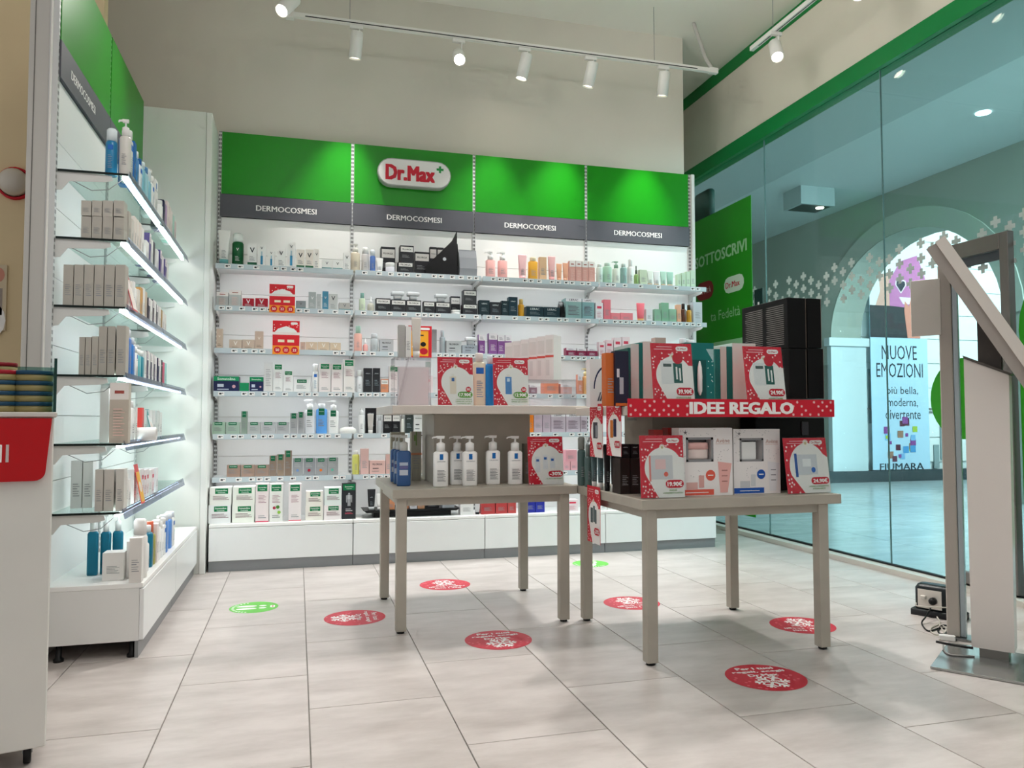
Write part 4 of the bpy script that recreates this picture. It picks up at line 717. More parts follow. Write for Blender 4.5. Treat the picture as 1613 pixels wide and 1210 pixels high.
left_run(6, [('c', .06, .17, ('#eceae8', 'lines'), 'white carton'), ('c', .05, .16, ('#e6e4e2', 'lines'), 'pale carton'), ('b', .06, .20, ('#f0efed', WHT, 'pump', 'lines'), 'white pump bottle', .05), ('b', .06, .21, ('#17708c', '#eef0f0', 'screw', 'lines'), 'teal tube bottle'), ('b', .06, .22, ('#a8a25a', '#d9684a', 'tall', 'lines'), 'olive bottle, red cap'), ('c', .05, .20, ('#efe6e6', 'lines'), 'blush carton'), ('q', .07, .21, (WHT, WHT, 'screw', 'lines'), 'white bottle'), ('q', .07, .22, ('#f0f2f4', WHT, 'pump', 'lines'), 'white pump'), ('q', .07, .2, ('#eef0f2', WHT, 'screw', 'blue'), 'white bottle, blue print'), ('q', .07, .21, ('#4f86d0', '#eef2f6', 'screw', 'lines'), 'blue bottle'), ('q', .07, .2, ('#5f92d8', '#eef2f6', 'screw', 'lines'), 'second blue bottle'), ('q', .08, .2, (WHT, '#dfe8f2', 'screw', 'blue'), 'white bottle, blue cap')], y0=4.02)
# white cylinder lying on the fifth glass shelf
o = MB().lathe([(.03, -.05), (.034, -.046), (.034, .046), (.03, .05), (.016, .05), (.014, .03)], M('#ecebe9', .4), 18, Matrix.Rotation(PI/2, 4, 'Y')).build('jar', None, (-.745, 4.30, ZS[4]+.035)); tag(o, 'white round pot lying on its side, fifth glass shelf', 'jar')

# ------------------------------------------------------------------ promo cards
def promo(label, w, h, loc, rz, tilt, price, pic, foot=(), pill='#c3182e', holder=True, rnd=1, cat='sign', name='promo_sign', disc_=None):
    root = empty(name, loc, rz); root.rotation_euler = (tilt, 0, rz); tag(root, label, cat, 'red promotional price cards')
    if holder: MB().box(-w/2-.004, w/2+.004, -.0035, -.0022, 0, h+.004, clear('#fcfefe', .6, .05, 'holder_acrylic')).build('acrylic_holder', root); MB().box(-w/2-.004, w/2+.004, -.0035, .06, 0, .002, clear('#fcfefe', .6, .05, 'holder_acrylic')).build('holder_foot', root)
    card = MB().box(-w/2, w/2, 0, .0016, .003, h, M('#cf1d33', .45)).build('card', root)
    q = MB(); e = -.0004; rr = random.Random(rnd)
    cxw, czw, R = .03*w, .48*h, .43*w; seen = []
    for i in range(84):
        x, z = rr.uniform(-.47, .47)*w, (rr.uniform(.56, .87) if i < 58 else rr.uniform(.02, .34))*h
        if i >= 58: x = rr.uniform(-.47, -.14-.3*z/h)*w
        if math.hypot(x-cxw, z-czw) < R*1.05 or any(math.hypot(x-a_, z-b_) < .05*w for a_, b_ in seen): continue
        seen.append((x, z))
        disc(q, x, z, .021*w, .021*w, e, M('#f4d3d2', .5), 6)
    pts = [(-.10*w, .003), (.5*w, .003), (.5*w, .64*h)]
    for k in range(25):
        a = math.radians(32+(200-32)*k/24); x = cxw+R*math.cos(a); z = czw+R*math.sin(a)
        if x > .5*w: x = .5*w
        pts.append((x, z))
    q.poly([(x, e-.0002, z) for x, z in pts], M('#efece9', .5))
    for k in range(6):
        a = PI*k/6; T = Matrix.Translation((cxw-.02*w, 0, czw+R)) @ Matrix.Rotation(a, 4, 'Y'); rect(q, -.07*w, .07*w, -.009*w, .009*w, e-.0004, M('#f4efe6', .5), T)
    disc(q, cxw-.02*w, czw+R, .03*w, .03*w, e-.0005, M('#c9b48a', .5), 8)
    rrect(q, .26*w, .915*h, .30*w, .075*h, e-.0003, PRINTW); put_text(q, 'Dr.Max+', .26*w, .915*h, .22*w, e-.0006, M('#c3182e', .5))
    rect(q, -.36*w, .02*w, .935*h, .948*h, e-.0003, M('#e9a9ae', .5)); rect(q, -.42*w, .02*w, .895*h, .908*h, e-.0003, M('#e9a9ae', .5))
    for p in pic: 
        if p[0] == 'o': disc(q, p[1]*w, p[2]*h, p[3]*w, p[3]*w, e-.0010, M(p[4], .5))
        else: q.poly([(p[0]*w, e-.0006-.0001*pic.index(p), p[2]*h), (p[1]*w, e-.0006-.0001*pic.index(p), p[2]*h), (p[1]*w, e-.0006-.0001*pic.index(p), p[3]*h), (p[0]*w, e-.0006-.0001*pic.index(p), p[3]*h)], M(p[4], .5))
    rrect(q, .27*w, .225*h, .42*w, .125*h, e-.0020, M(pill, .5)); put_text(q, price, .27*w, .225*h, .33*w, e-.0024, PRINTW, .070*h, heavy=.035)
    if disc_: disc(q, .36*w, .335*h, .075*w, .075*w, e-.0026, M('#c3182e', .5)); put_text(q, disc_, .36*w, .335*h, .09*w, e-.003, PRINTW)
    for i, s_ in enumerate(foot): put_text(q, s_, .23*w, (.125-.042*i)*h, min(.46*w, .036*w*len(s_)), e-.0012, M('#6f9a4a', .5), .026*h)
    q.build('print', card); return root
PB = lambda c, l: [(-.16, .02, .24, .60, c), (-.11, -.03, .60, .65, '#e6e2da'), (-.11, -.03, .50, .57, l)]
GIFT = [('o', .14, .76, .13, '#c3182e')]
# bottle-bay posters on the back shelves
def shelf_poster(x0, x1, y0, y1, label, col, Y=5.962):
    A, B = onY(x0, y1, Y), onY(x1, y0, Y); w_, h_ = B.x-A.x, B.z-A.z
    r = empty('shelf_poster', ((A.x+B.x)/2, Y, A.z)); tag(r, label, 'poster'); c = MB().box(-w_/2, w_/2, 0, .0012, 0, h_, M(col, .45)).build('card', r)
    q = MB(); return r, c, q, w_, h_
for (x0, x1, y0, y1, lab, seed) in ((424, 465, 449, 492, 'red and orange promotion poster hanging before second shelf, first bay', 4), (429, 472, 506, 558, 'red promotion poster with yellow foot, third shelf, first bay', 5)):
    r, c, q, w_, h_ = shelf_poster(x0, x1, y0, y1, lab, '#d8232f'); rr = random.Random(seed)
    for i in range(16): disc(q, rr.uniform(-.45, .45)*w_, rr.uniform(.68, .9)*h_, .022*w_, .022*w_, -.0004, M('#f6dcd8', .5), 6)
    q.poly([(-.42*w_, -.0006, .66*h_), (.42*w_, -.0006, .66*h_), (.3*w_, -.0006, .76*h_), (.0, -.0006, .84*h_), (-.3*w_, -.0006, .76*h_)], PRINTW); rect(q, -.5*w_, .5*w_, .58*h_, .66*h_, -.0005, M('#f4e6e2', .5))
    rect(q, -.3*w_, -.06*w_, .36*h_, .44*h_, -.0005, M('#f2e6c8', .5)); rect(q, .05*w_, .3*w_, .36*h_, .44*h_, -.0005, M('#f2e6c8', .5))
    rect(q, -.5*w_, .5*w_, 0, .26*h_, -.0004, M('#f0932a', .5))
    for x, t in ((-.32, '50'), (0, '22'), (.32, '22')): disc(q, x*w_, .13*h_, .13*w_, .13*w_, -.0007, M('#d0202c', .5)); put_text(q, t, x*w_, .13*h_, .13*w_, -.0012, PRINTW)
    rrect(q, .3*w_, .925*h_, .26*w_, .07*h_, -.0006, PRINTW); q.build('print', c)
r, c, q, w_, h_ = shelf_poster(643, 680, 514, 563, 'red-edged yellow poster with ladybird on third shelf, second bay', '#d0202e')
rect(q, -.40*w_, .36*w_, .05*h_, .84*h_, -.0004, M('#f1a92a', .5)); rect(q, -.34*w_, .0*w_, .76*h_, .80*h_, -.0008, DARK); rect(q, -.34*w_, .16*w_, .68*h_, .72*h_, -.0008, DARK)
disc(q, .16*w_, .2*h_, .18*w_, .14*w_, -.0010, M('#c3182e', .5)); disc(q, .14*w_, .42*h_, .12*w_, .1*w_, -.0009, BLACK); disc(q, -.2*w_, .34*h_, .14*w_, .1*w_, -.0008, PRINTW); rrect(q, .22*w_, .91*h_, .4*w_, .07*h_, -.0006, PRINTW); q.build('print', c)
# leaning cards on the glass shelves
def leaning_card(label, loc, rz, w_, h_, tilt, c1, c2):
    r = empty('leaning_card', loc); r.rotation_euler = (tilt, 0, rz); tag(r, label, 'card'); c = MB().box(-w_/2, w_/2, 0, .002, 0, h_, M(c1, .45)).build('card', r)
    q = MB(); rect(q, -.38*w_, .5*w_, .04*h_, .80*h_, -.0004, M(c2, .5)); disc(q, .05*w_, .42*h_, .3*w_, .3*w_, -.0008, M('#efe3da', .5)); q.build('print', c)
leaning_card('red and white card leaning on the third glass shelf', (-.755, 4.03, ZS[2]), PI/2, .11, .20, -.25, '#c8484e', '#f0e6e2')
leaning_card('red and yellow card leaning on the sixth glass shelf', (-.745, 4.27, ZS[5]), PI/2, .09, .20, -.2, '#e2585a', '#eab54c')
leaning_card('teal and white leaflet leaning on the fifth glass shelf', (-.755, 4.62, ZS[4]), PI/2, .1, .17, -.25, '#2d8a8a', '#e9efee')

# ------------------------------------------------------------------ display tables
def display_table(label, x0, x1, y0, y1, lx0, lx1, ly0, ly1, zt=.725, lw=.052):
    u = empty('display_table', ((lx0+lx1)/2, (ly0+ly1)/2, 0)); tag(u, label, 'table'); ox, oy = u.location.x, u.location.y
    MB().cbox(x0-ox, x1-ox, y0-oy, y1-oy, zt-.045, zt, TAUPE, .002).build('tabletop', u)
    for x in (lx0, lx1):
        for y in (ly0, ly1):
            lg_ = MB().cbox(x-lw/2-ox, x+lw/2-ox, y-lw/2-oy, y+lw/2-oy, .012, zt-.0455, TAUPE, .002).build('leg', u)
            MB().lathe([(.02, 0), (.02, .012)], BLACK, 10, Matrix.Translation((x-ox, y-oy, 0))).build('glide', lg_)
    for x in (lx0, lx1): MB().box(x-.016-ox, x+.016-ox, ly0+lw/2-oy, ly1-lw/2-oy, zt-.085, zt-.0455, TAUPE).build('apron', u)
    for y in (ly0, ly1): MB().box(lx0+lw/2-ox, lx1-lw/2-ox, y-.016-oy, y+.016-oy, zt-.085, zt-.0455, TAUPE).build('apron', u)
    return u
ZT = .725
display_table('taupe display table carrying white pump bottles', .465, 1.452, 3.925, 4.80, .513, 1.385, 3.965, 4.735)
display_table('taupe display table carrying the red gift-idea banner', 1.457, 2.485, 3.125, 4.00, 1.510, 2.395, 3.165, 3.945)
def riser(label, x0, x1, y0, y1, sx0, sx1, sy0, sy1, zs0, zs1, shm):
    u = empty('table_riser', ((x0+x1)/2, (y0+y1)/2, ZT)); tag(u, label, 'shelf'); ox, oy = u.location.x, u.location.y
    MB().cbox(x0-ox, x1-ox, y0-oy, y1-oy, .0005, zs0-ZT, TAUPE, .002).build('box', u)
    MB().cbox(sx0-ox, sx1-ox, sy0-oy, sy1-oy, zs0-ZT+.0003, zs1-ZT, shm, .002).build('top_shelf', u)
SHW = M('#d3cbc2', .45, var=.03)
riser('taupe riser with pale shelf behind the white pump bottles', .72, 1.27, 4.20, 4.62, .465, 1.53, 3.96, 4.80, 1.108, 1.152, SHW)
riser('taupe riser with shelf behind the gift boxes', 1.70, 2.30, 3.52, 3.86, 1.455, 2.475, 3.16, 3.95, 1.098, 1.140, SHW)
Z1, Z2 = 1.1525, 1.1405

# table one, lower level
def at_table(kind, a, x0, x1, yt, Y, z0, label, cat, group, d=None, rz=0, rect_=False, **kw):
    A, B = onY(x0, yt, Y), onY(x1, yt, Y); w_ = (B.x-A.x); h_ = A.lerp(B, .5).z-z0
    o = make(kind, w_, h_, a, d); o.location = ((A.x+B.x)/2, Y+(w_*.3 if kind in 'qbt' else (d or min(max(w_*.8, .045), .13))/2), z0); o.rotation_euler = (0, 0, rz)
    return tag(o, label, cat, group)
GP = 'white pump bottles on the first table'
for k, (x0, x1, yt, Y, lab) in enumerate(((684, 707, 687, 4.02, 'nearest the blue bottles'), (711, 732, 687, 4.12, 'set back behind the pair'), (730, 753, 687, 4.03, 'right of the set-back one'), (767, 789, 686, 4.08, 'standing alone in the middle'), (802, 824, 687, 4.05, 'beside the minus thirty card'))):
    at_table('q', (WHT, '#eeeeec', 'pump', 'lrp'), x0, x1, yt, Y, ZT+.0008, f'white pump bottle with blue square, {lab}', 'bottle', GP)
for k, (x0, x1, yt, Y, lab) in enumerate(((616, 632, 685, 4.42, 'hindmost'), (621, 637, 685, 4.28, 'middle'), (626, 648, 686, 4.13, 'foremost'))):
    o = at_table('q', ('#3c5f92', '#c9ccc8', 'pump', ''), x0, x1, yt, Y, ZT+.0008, f'dark blue pump bottle, {lab} of three on the table corner', 'bottle', 'blue pump bottles on the first table')
    w_ = o.dimensions.x*.6; face_print(o, .05, .19, -o.dimensions.y/2-.001, [('r', .0, .9, .30, .45, '#c9d0dc'), ('r', .0, .9, .48, .56, '#6a6a9c'), ('r', .0, .9, .57, .66, '#b9c4d6')])
o = at_table('c', ('#a9a592', 'lines'), 616, 638, 681, 4.64, ZT+.0008, 'olive grey carton behind the blue bottles', 'box', None, .06)
o = at_table('c', ('#aeaa9a', 'lines'), 648, 664, 680, 4.45, ZT+.0008, 'olive grey carton with leaf print beside the riser', 'box', None, .06)
face_print(o, .07, .33, -.031, [('r', .45, .52, .62, .86, '#5f8a3c'), ('r', .3, .42, .7, .8, '#6f9a48'), ('r', .05, .95, .45, .49, '#c98a6a')])
for k in range(3): at_table('c', ('#6f6a5e', 'lines'), 826-k*1.5, 835-k*1.5, 699-k*2, 4.12+.09*k, ZT+.0008, f'slim dark carton behind the minus thirty card, {("front", "middle", "rear")[k]} one', 'box', 'slim dark cartons on the first table', .05)
def card_at(px0, px1, py0, py1, Y, label, price, pic, foot, z0=None, tilt=-.10, rz=0, **kw):
    A, B = onY(px0, py1, Y), onY(px1, py0, Y)
    z = A.z if z0 is None else z0
    return promo(label, B.x-A.x, (B.z-z)/math.cos(tilt), ((A.x+B.x)/2, Y, z+.0006), rz, tilt, price, pic, foot, **kw)
THREE = [(-.30, -.16, .26, .58, '#dfe2e6'), (-.08, .06, .32, .62, '#e3e5e9'), (.12, .26, .34, .58, '#dfe2e6'), (-.27, -.19, .48, .53, '#2a62b0'), (-.05, .03, .52, .57, '#2a62b0'), (.15, .23, .49, .54, '#2a62b0')]
card_at(833, 888, 688, 762, 4.0, 'red card reading minus thirty percent beside white pump bottles', '-30%', THREE, ('LA ROCHE POSAY',), ZT, rnd=11)
# table one, upper level
card_at(690, 746, 563, 637, 4.03, 'red card priced seventeen ninety beside clear oil bottle', '17.90€', PB('#e4d8c6', '#2a62a8'), ('LA ROCHE POSAY', 'LIPIKAR HUILE', 'LAVANTE AP+'), Z1, pill='#5a9a3a', rnd=12, disc_='50')
card_at(778, 833, 564, 637, 4.03, 'red card priced twelve ninety beside bright blue bottle', '12.90€', PB('#4a86c4', '#cfe0f0'), ('LA ROCHE POSAY', 'LIPIKAR GEL LAVANT'), Z1, pill='#5a9a3a', rnd=13, disc_='50')
o = at_table('q', ('#d9d9c2', '#e9e9e4', 'screw', 'blue'), 746, 766, 556, 4.12, Z1+.0008, 'clear yellowish oil bottle between the two price cards', 'bottle', None)
o = at_table('q', ('#1f86d0', '#dfeaf4', 'screw', ''), 765, 780, 560, 4.12, Z1+.0008, 'bright blue wash bottle between the two price cards', 'bottle', None)
# acrylic stand, left end of the upper shelf
st = empty('acrylic_stand', (.62, 4.12, Z1)); tag(st, 'clear acrylic two-step stand at the upper shelf end', 'stand'); AC = clear('#faf8f9', .9, .04, 'stand_acrylic')
A, B = onY(622, 563, 4.05), onY(680, 637, 4.05); ox = .62
for x0, x1, y0, y1, z0, z1, nm in ((A.x-ox, B.x-ox, -.05, -.046, .0005, A.z-Z1, 'front_panel'), (A.x-ox, A.x-ox+.004, -.046, .12, .0005, A.z-Z1, 'side_panel'), (B.x-ox-.004, B.x-ox, -.046, .12, .0005, A.z-Z1, 'side_panel'), (A.x-ox, B.x-ox, -.05, .12, A.z-Z1, A.z-Z1+.004, 'top_panel')):
    MB().box(x0, x1, y0, y1, z0, z1, AC).build(nm, st)
zt_ = A.z+.0045
q = MB(); T_ = Matrix.Translation((A.x+.012-ox, -.052, .0)) @ Matrix.Rotation(.22, 4, 'Y'); q.box(0, .006, -.03, 0, .005, A.z-Z1+.01, AC, T_); q.build('sloping_edge', st)
at_table('c', ('#f4f0f0', ''), 628, 675, 578, 4.09, Z1+.001, 'pale white box inside the clear acrylic stand', 'box', None, .05)
at_table('c', ('#b4b4b0', 'gift'), 628, 638, 512, 4.11, zt_, 'slim grey carton on the acrylic stand', 'box', None, .04)
at_table('c', ('#e9e8e6', 'lines'), 639, 648, 514, 4.11, zt_, 'slim white carton on the acrylic stand', 'box', None, .04)
at_table('t', ('#d9d3cc', '#e6e2de'), 649, 664, 500, 4.10, zt_, 'tall cream tube on the acrylic stand', 'tube', None)
# acrylic stand with a fan of leaning white boxes
s2 = empty('acrylic_stand', (1.35, 4.15, Z1)); tag(s2, 'clear acrylic stand holding leaning white boxes, upper shelf', 'stand')
zz = .175
for x0, x1, y0, y1, z0, z1, nm in ((-.14, .165, -.05, -.046, .0005, .11, 'front_panel'), (-.16, .165, -.05, .32, zz-.03, zz-.026, 'top_panel'), (.161, .165, -.046, .2, .0005, zz-.03, 'side_panel'), (-.14, -.136, -.046, .2, .0005, zz-.03, 'side_panel')):
    MB().box(x0, x1, y0, y1, z0, z1, AC).build(nm, s2)
for k in range(6):
    hh = .225+.006*k
    o = carton(.052, hh, .10, '#ece6e4', [('r', 0, 1, .50, .55, '#d8584e'), ('r', .1, .9, .60, .9, '#ddd7d4'), ('r', .1, .5, .1, .45, '#dcd6d4')]); o.location = (1.215+.0375*k, 4.36-.0375*k, Z1+zz-.026+.0008); o.rotation_euler = (0, 0, -PI/4)
    tag(o, f'white carton with red line, {ORD[k]} of six fanned on acrylic', 'box', 'fanned white cartons on the first table')
# table two, lower level
def tcart(kind, a, x0, x1, yt, Y, lab, cat='box', d=None, z0=ZT+.0008, group=None): return at_table(kind, a, x0, x1, yt, Y, z0, lab, cat, group, d)
card_at(1010, 1078, 686, 778, 3.17, 'red card priced nineteen ninety before coral gift box', '19.90€', [(-.26, .24, .30, .68, '#cfcfd2'), (-.30, -.26, .27, .68, '#e2807a'), (-.16, .08, .46, .62, '#e9c4c4'), ('o', .08, .38, .05, '#e2604e')], ('AVENE', 'COFANETTO BODY'), ZT, rnd=14, tilt=-.06)
card_at(1238, 1311, 690, 773, 3.18, 'red card priced twenty-four ninety at the table corner', '24.90€', [(-.22, .24, .34, .70, '#cfd2d8'), (-.28, -.22, .30, .72, '#2a52a0'), (-.10, .10, .48, .62, '#eef0f2'), ('o', .14, .42, .05, '#2a62b8')], ('AVENE COFANETTO', 'HYDRANCE'), ZT, rnd=15, tilt=-.12, rz=.12)
def gift_set(x0, x1, yt, Y, lab, acc, jarcol, tubecol):
    A, B = onY(x0, yt, Y), onY(x1, yt, Y); w_, h_ = B.x-A.x, A.lerp(B, .5).z-ZT-.001
    r = empty('gift_box', ((A.x+B.x)/2, Y, ZT+.0008)); tag(r, lab, 'box', 'white boxed gift sets on the second table')
    wx0, wx1, wz0, wz1 = -.37*w_, .14*w_, .50*h_, .86*h_; m = M('#efebea', .45); d = .07
    b = MB(); b.box(-w_/2, wx0, 0, d, 0, h_, m); b.box(wx1, w_/2, 0, d, 0, h_, m); b.box(wx0, wx1, 0, d, 0, wz0, m); b.box(wx0, wx1, 0, d, wz1, h_, m); b.box(wx0, wx1, d*.9, d, wz0, wz1, M('#8f8f92', .5)); b.build('box_shell', r)
    fr = MB(); t = .008*w_/.2
    for q_ in ((wx0, wx1, wz0, wz0+t), (wx0, wx1, wz1-t, wz1), (wx0, wx0+t, wz0, wz1), (wx1-t, wx1, wz0, wz1)): rect(fr, q_[0], q_[1], q_[2], q_[3], -.0006, M('#8b8b8e', .5))
    fr.build('window_frame', r)
    cx_ = (wx0+wx1)/2
    if jarcol[0] == 'j': MB().lathe([(.20*w_, 0), (.215*w_, .01), (.215*w_, .14*h_), (.21*w_, .15*h_)], M('#e9d9d4', .3), 18, Matrix.Translation((cx_, d*.5, wz0+.01)) @ Matrix.Diagonal((1, .55, 1, 1))).build('jar', r); MB().lathe([(.22*w_, .15*h_), (.22*w_, .24*h_), (.2*w_, .25*h_)], M('#e9b9b4', .3), 18, Matrix.Translation((cx_, d*.5, wz0+.01)) @ Matrix.Diagonal((1, .55, 1, 1))).build('jar_lid', r)
    else: MB().box(wx0+.02*w_, wx1-.14*w_, .01, d*.8, wz0+.005, wz1-.06*h_, M('#eef0ef', .4)).build('inner_box', r)
    q = MB(); e = -.0008
    put_text(q, 'Avène', .32*w_, .81*h_, .26*w_, e, M('#b98a7a', .5), None, False); rect(q, .18*w_, .46*w_, .76*h_, .765*h_, e, M('#d2a79a', .5))
    rr = random.Random(int(x0))
    for i in range(44):
        a = rr.choice(((-.48, -.38, .5, .98), (-.4, .3, .88, .98), (.2, .48, .52, .68), (-.3, .05, .26, .42), (-.45, -.38, .3, .9))); disc(q, rr.uniform(a[0], a[1])*w_, rr.uniform(a[2], a[3])*h_, .007*w_, .007*w_, e, M('#9a9a9e', .5), 5)
    for k in range(5): T = Matrix.Translation((-.38*w_, 0, .93*h_)) @ Matrix.Rotation(2*PI*k/5, 4, 'Y'); q.poly([(-.01*w_, e-.0003, 0), (.01*w_, e-.0003, 0), (0, e-.0003, .05*w_)], M('#8d8d92', .5), T)
    disc(q, .08*w_, .30*h_, .09*w_, .09*w_, e-.0004, M(acc, .5), 18); rect(q, .03*w_, .13*w_, .292*h_, .308*h_, e-.0008, PRINTW)
    q.poly([(.26*w_, e-.0004, .04*h_), (.40*w_, e-.0004, .04*h_), (.48*w_, e-.0004, .47*h_), (.22*w_, e-.0004, .50*h_)], M(tubecol, .5))
    for z in (.2, .28, .36): rect(q, .29*w_, .40*w_, z*h_, (z+.015)*h_, e-.0008, M('#b07a74' if jarcol[0] == 'j' else '#8d8f94', .5))
    rect(q, -.37*w_, -.16*w_, .10*h_, .20*h_, e, M('#dcb0aa' if jarcol[0] == 'j' else '#c9ccd0', .5)); rect(q, -.14*w_, -.04*w_, .12*h_, .30*h_, e, M('#dca8a2' if jarcol[0] == 'j' else '#d5d7da', .5))
    rect(q, -.5*w_, .14*w_, .012*h_, .095*h_, e-.0002, M(acc, .5)); rect(q, -.38*w_, .04*w_, .045*h_, .056*h_, e-.0006, PRINTW)
    q.build('print', r)
gift_set(1069, 1153, 674, 3.22, 'white gift box with pink jar window and coral strip', '#e2604e', 'j', '#e8b0aa')
gift_set(1155, 1228, 676, 3.24, 'white gift box with white carton window and blue strip', '#1f56b0', 'b', '#e4e4e8')
for k, (x0, x1) in enumerate(((1030, 1044), (1052, 1068))): tcart('c', ('#b8403c',), x0, x1, 674 if k else 677, 3.34, f'{("dark red box", "brighter red box")[k]} peeking over the nineteen ninety card', 'box', .06)
A, B = onY(1190, 658, 3.36), onY(1299, 664, 3.36)
bb = MB().cbox(A.x, B.x, 3.36, 3.50, ZT+.0008, A.z, M('#070708', .5, spec=.2), .004).build('gift_case'); tag(bb, 'large black gift case with pale spine behind the corner card', 'box')
MB().cbox((A.x+B.x)/2+.06, (A.x+B.x)/2+.10, 3.352, 3.36, A.z-.09, A.z-.02, M('#3a3a40', .3), .003).build('finger_slot', bb)
GT = 'grey green tubes and bottles on the second table'
tcart('b', ('#4f6664', '#8a8e8a', 'spray', 'lines'), 911, 923, 688, 3.90, 'dark sage spray bottle at the rear table edge', 'bottle', None, ZT+.0008, GT)
tcart('b', ('#566c6a', '#7a8482', 'tall', 'lines'), 922, 933, 700, 3.82, 'sage bottle, second along the table edge', 'bottle', None, ZT+.0008, GT)
for k, (x0, x1, yt, Y, c, cp, lab) in enumerate(((932, 942, 702, 3.72, '#5d7478', '#d9d9d6', 'slate tube with white cap, third along the table edge'), (942, 952, 702, 3.64, '#5d7478', '#d9d9d6', 'slate tube with white cap, fourth along the table edge'), (952, 963, 700, 3.56, '#2a2628', '#1c1c1e', 'black tube with dark cap, fifth along the table edge'), (963, 976, 698, 3.49, '#1f1d20', '#cfcfcd', 'black tube with white cap, sixth along the table edge'))):
    tcart('t', (c, cp, 'lines'), x0, x1, yt, Y, lab, 'tube', None, ZT+.0008, GT)
for k, (x0, x1, Y) in enumerate(((977, 992, 3.40), (993, 1008, 3.40))): tcart('c', ('#2c2422', 'lines'), x0, x1, 722, Y, f'dark brown carton with fine print, {("first", "second")[k]} beside black tubes', 'box', .10)
for k, (x0, x1, Y) in enumerate(((979, 992, 3.40), (994, 1007, 3.40))): tcart('c', ('#171618', 'dk'), x0, x1, 700, Y, f'black carton on top of the {("first", "second")[k]} dark brown carton', 'box', .09, onY(990, 722, 3.40).z+.001)
# table two, upper level: gift-idea strip, gift boxes, cards
bnr = empty('banner_strip', (0, 0, 0)); tag(bnr, 'red gift-idea banner strip along the upper shelf edge', 'sign')
A, B = onY(989, 657, 3.145), onY(1314, 630, 3.145); w_, h_ = B.x-A.x, B.z-A.z; xc = (A.x+B.x)/2; zc = A.z
MB().box(A.x, B.x, 3.145, 3.148, zc, zc+h_, M('#cc1a30', .45)).build('card', bnr)
q = MB(); rr = random.Random(9)
for i in range(24):
    for j in range(4):
        x = A.x+.014+i*.046*1.0+(.022 if j % 2 else 0); z = zc+.011+j*.0195
        if A.x+.285*w_ < x < A.x+.785*w_ or x > B.x-.01: continue
        if rr.random() < .72:
            for k in range(3): T = Matrix.Translation((x, 0, z)) @ Matrix.Rotation(PI*k/3, 4, 'Y'); rect(q, -.0065, .0065, -.0016, .0016, 3.1445-.0002*k, M('#f1c9c9', .5), T)
put_text(q, 'IDEE REGALO', A.x+.535*w_, zc+.5*h_, .50*w_, 3.1435, PRINTW, .64*h_, heavy=.05); q.build('lettering', bnr)
MB().box(1.408, 1.452, 3.16, 3.17, 1.075, 1.165, clear('#f2f4f4', .8)).build('price_holder', bnr)
U = Z2+.0008
def ucart(col, x0, x1, yt, Y, lab, d, sty='', z0=U, rz=0, group=None): return at_table('c', (col, sty), x0, x1, yt, Y, z0, lab, 'box', group, d, rz)
o = ucart('#e9e5e6', 929, 957, 566, 3.62, 'white carton with dark curved print at the shelf corner', .05)
wq = o.dimensions.x; q = MB()
for k in range(5): disc(q, wq*(.3-.05*k), .07-.006*k, .06-.011*k, .085-.016*k, -.0257-.0004*k, M(('#23274c', '#eceaec')[k % 2], .5), 20)
o2 = None
q = MB()
for i in range(10):
    a0, a1 = PI*.55+i*.14, PI*.55+(i+1)*.14
    q.poly([(wq*.45+wq*.75*math.cos(a0), -.0258, .09+.12*math.sin(a0)), (wq*.45+wq*.75*math.cos(a1), -.0258, .09+.12*math.sin(a1)), (wq*.45+wq*.68*math.cos(a1), -.0258, .09+.11*math.sin(a1)), (wq*.45+wq*.68*math.cos(a0), -.0258, .09+.11*math.sin(a0))], M('#23274c', .5))
for i in range(4): q.poly([(-.01+.012*i, -.0258, .03), (.0+.012*i, -.0258, .03), (.012+.012*i, -.0258, .075), (.006+.012*i, -.0258, .075)], M('#5a5c66', .5))
q.build('curve_print', o)
ucart('#c9662c', 954, 969, 556, 3.32, 'orange gift carton beside the navy one', .05, 'lines')
o = ucart('#1d2238', 969, 990, 553, 3.30, 'navy gift carton with printed silver tube', .05)
face_print(o, o.dimensions.x, .22, -.026, [('r', .3, .6, .25, .6, '#a9abb4'), ('r', .1, .3, .6, .78, '#c9cad0'), ('r', 0, 1, 0, .06, '#c9662c')])
for k, (x0, x1, yt, c, lab) in enumerate(((989, 993, 548, '#15605a', 'thin teal gift box, first in the row'), (993.5, 1006, 542, '#c3cac6', 'pale grey gift box, second in the row'), (1006.5, 1012, 540, '#0f6e68', 'teal gift box, third in the row'), (1012.5, 1030, 538, '#ccd3ce', 'pale grey gift box behind the thirty-nine ninety card'))):
    ucart(c, x0, x1, yt, 3.36, lab, .20, group='gift boxes in a row on the upper shelf')
o = ucart('#0f6f6c', 1080, 1124, 540, 3.24, 'teal gift box with white pen in its window', .10)
wq, hq = o.dimensions.x, .285
MB().cbox(-.34*wq, .22*wq, -.0506, -.0502, .06*hq, .76*hq, M('#0a504e', .5), .0001).build('window', o)
MB().lathe([(.004, 0), (.011, .02), (.012, .09), (.010, .13), (.003, .16)], M('#ecebea', .3), 14, Matrix.Translation((-.04*wq, -.058, .05))).build('pen', o)
q = MB(); rr = random.Random(2)
q.poly([(.22*wq, -.0504, hq*.94), (.49*wq, -.0504, hq*.94), (.49*wq, -.0504, hq*.72)], M('#9fc0c0', .5))
for i in range(16): disc(q, rr.choice((-1, 1))*rr.uniform(.36, .47)*wq if i % 2 else rr.uniform(.28, .46)*wq, rr.uniform(.04, .9)*hq, .003, .003, -.0504, M('#cfe6e4', .5), 6)
q.build('dot_print', o)
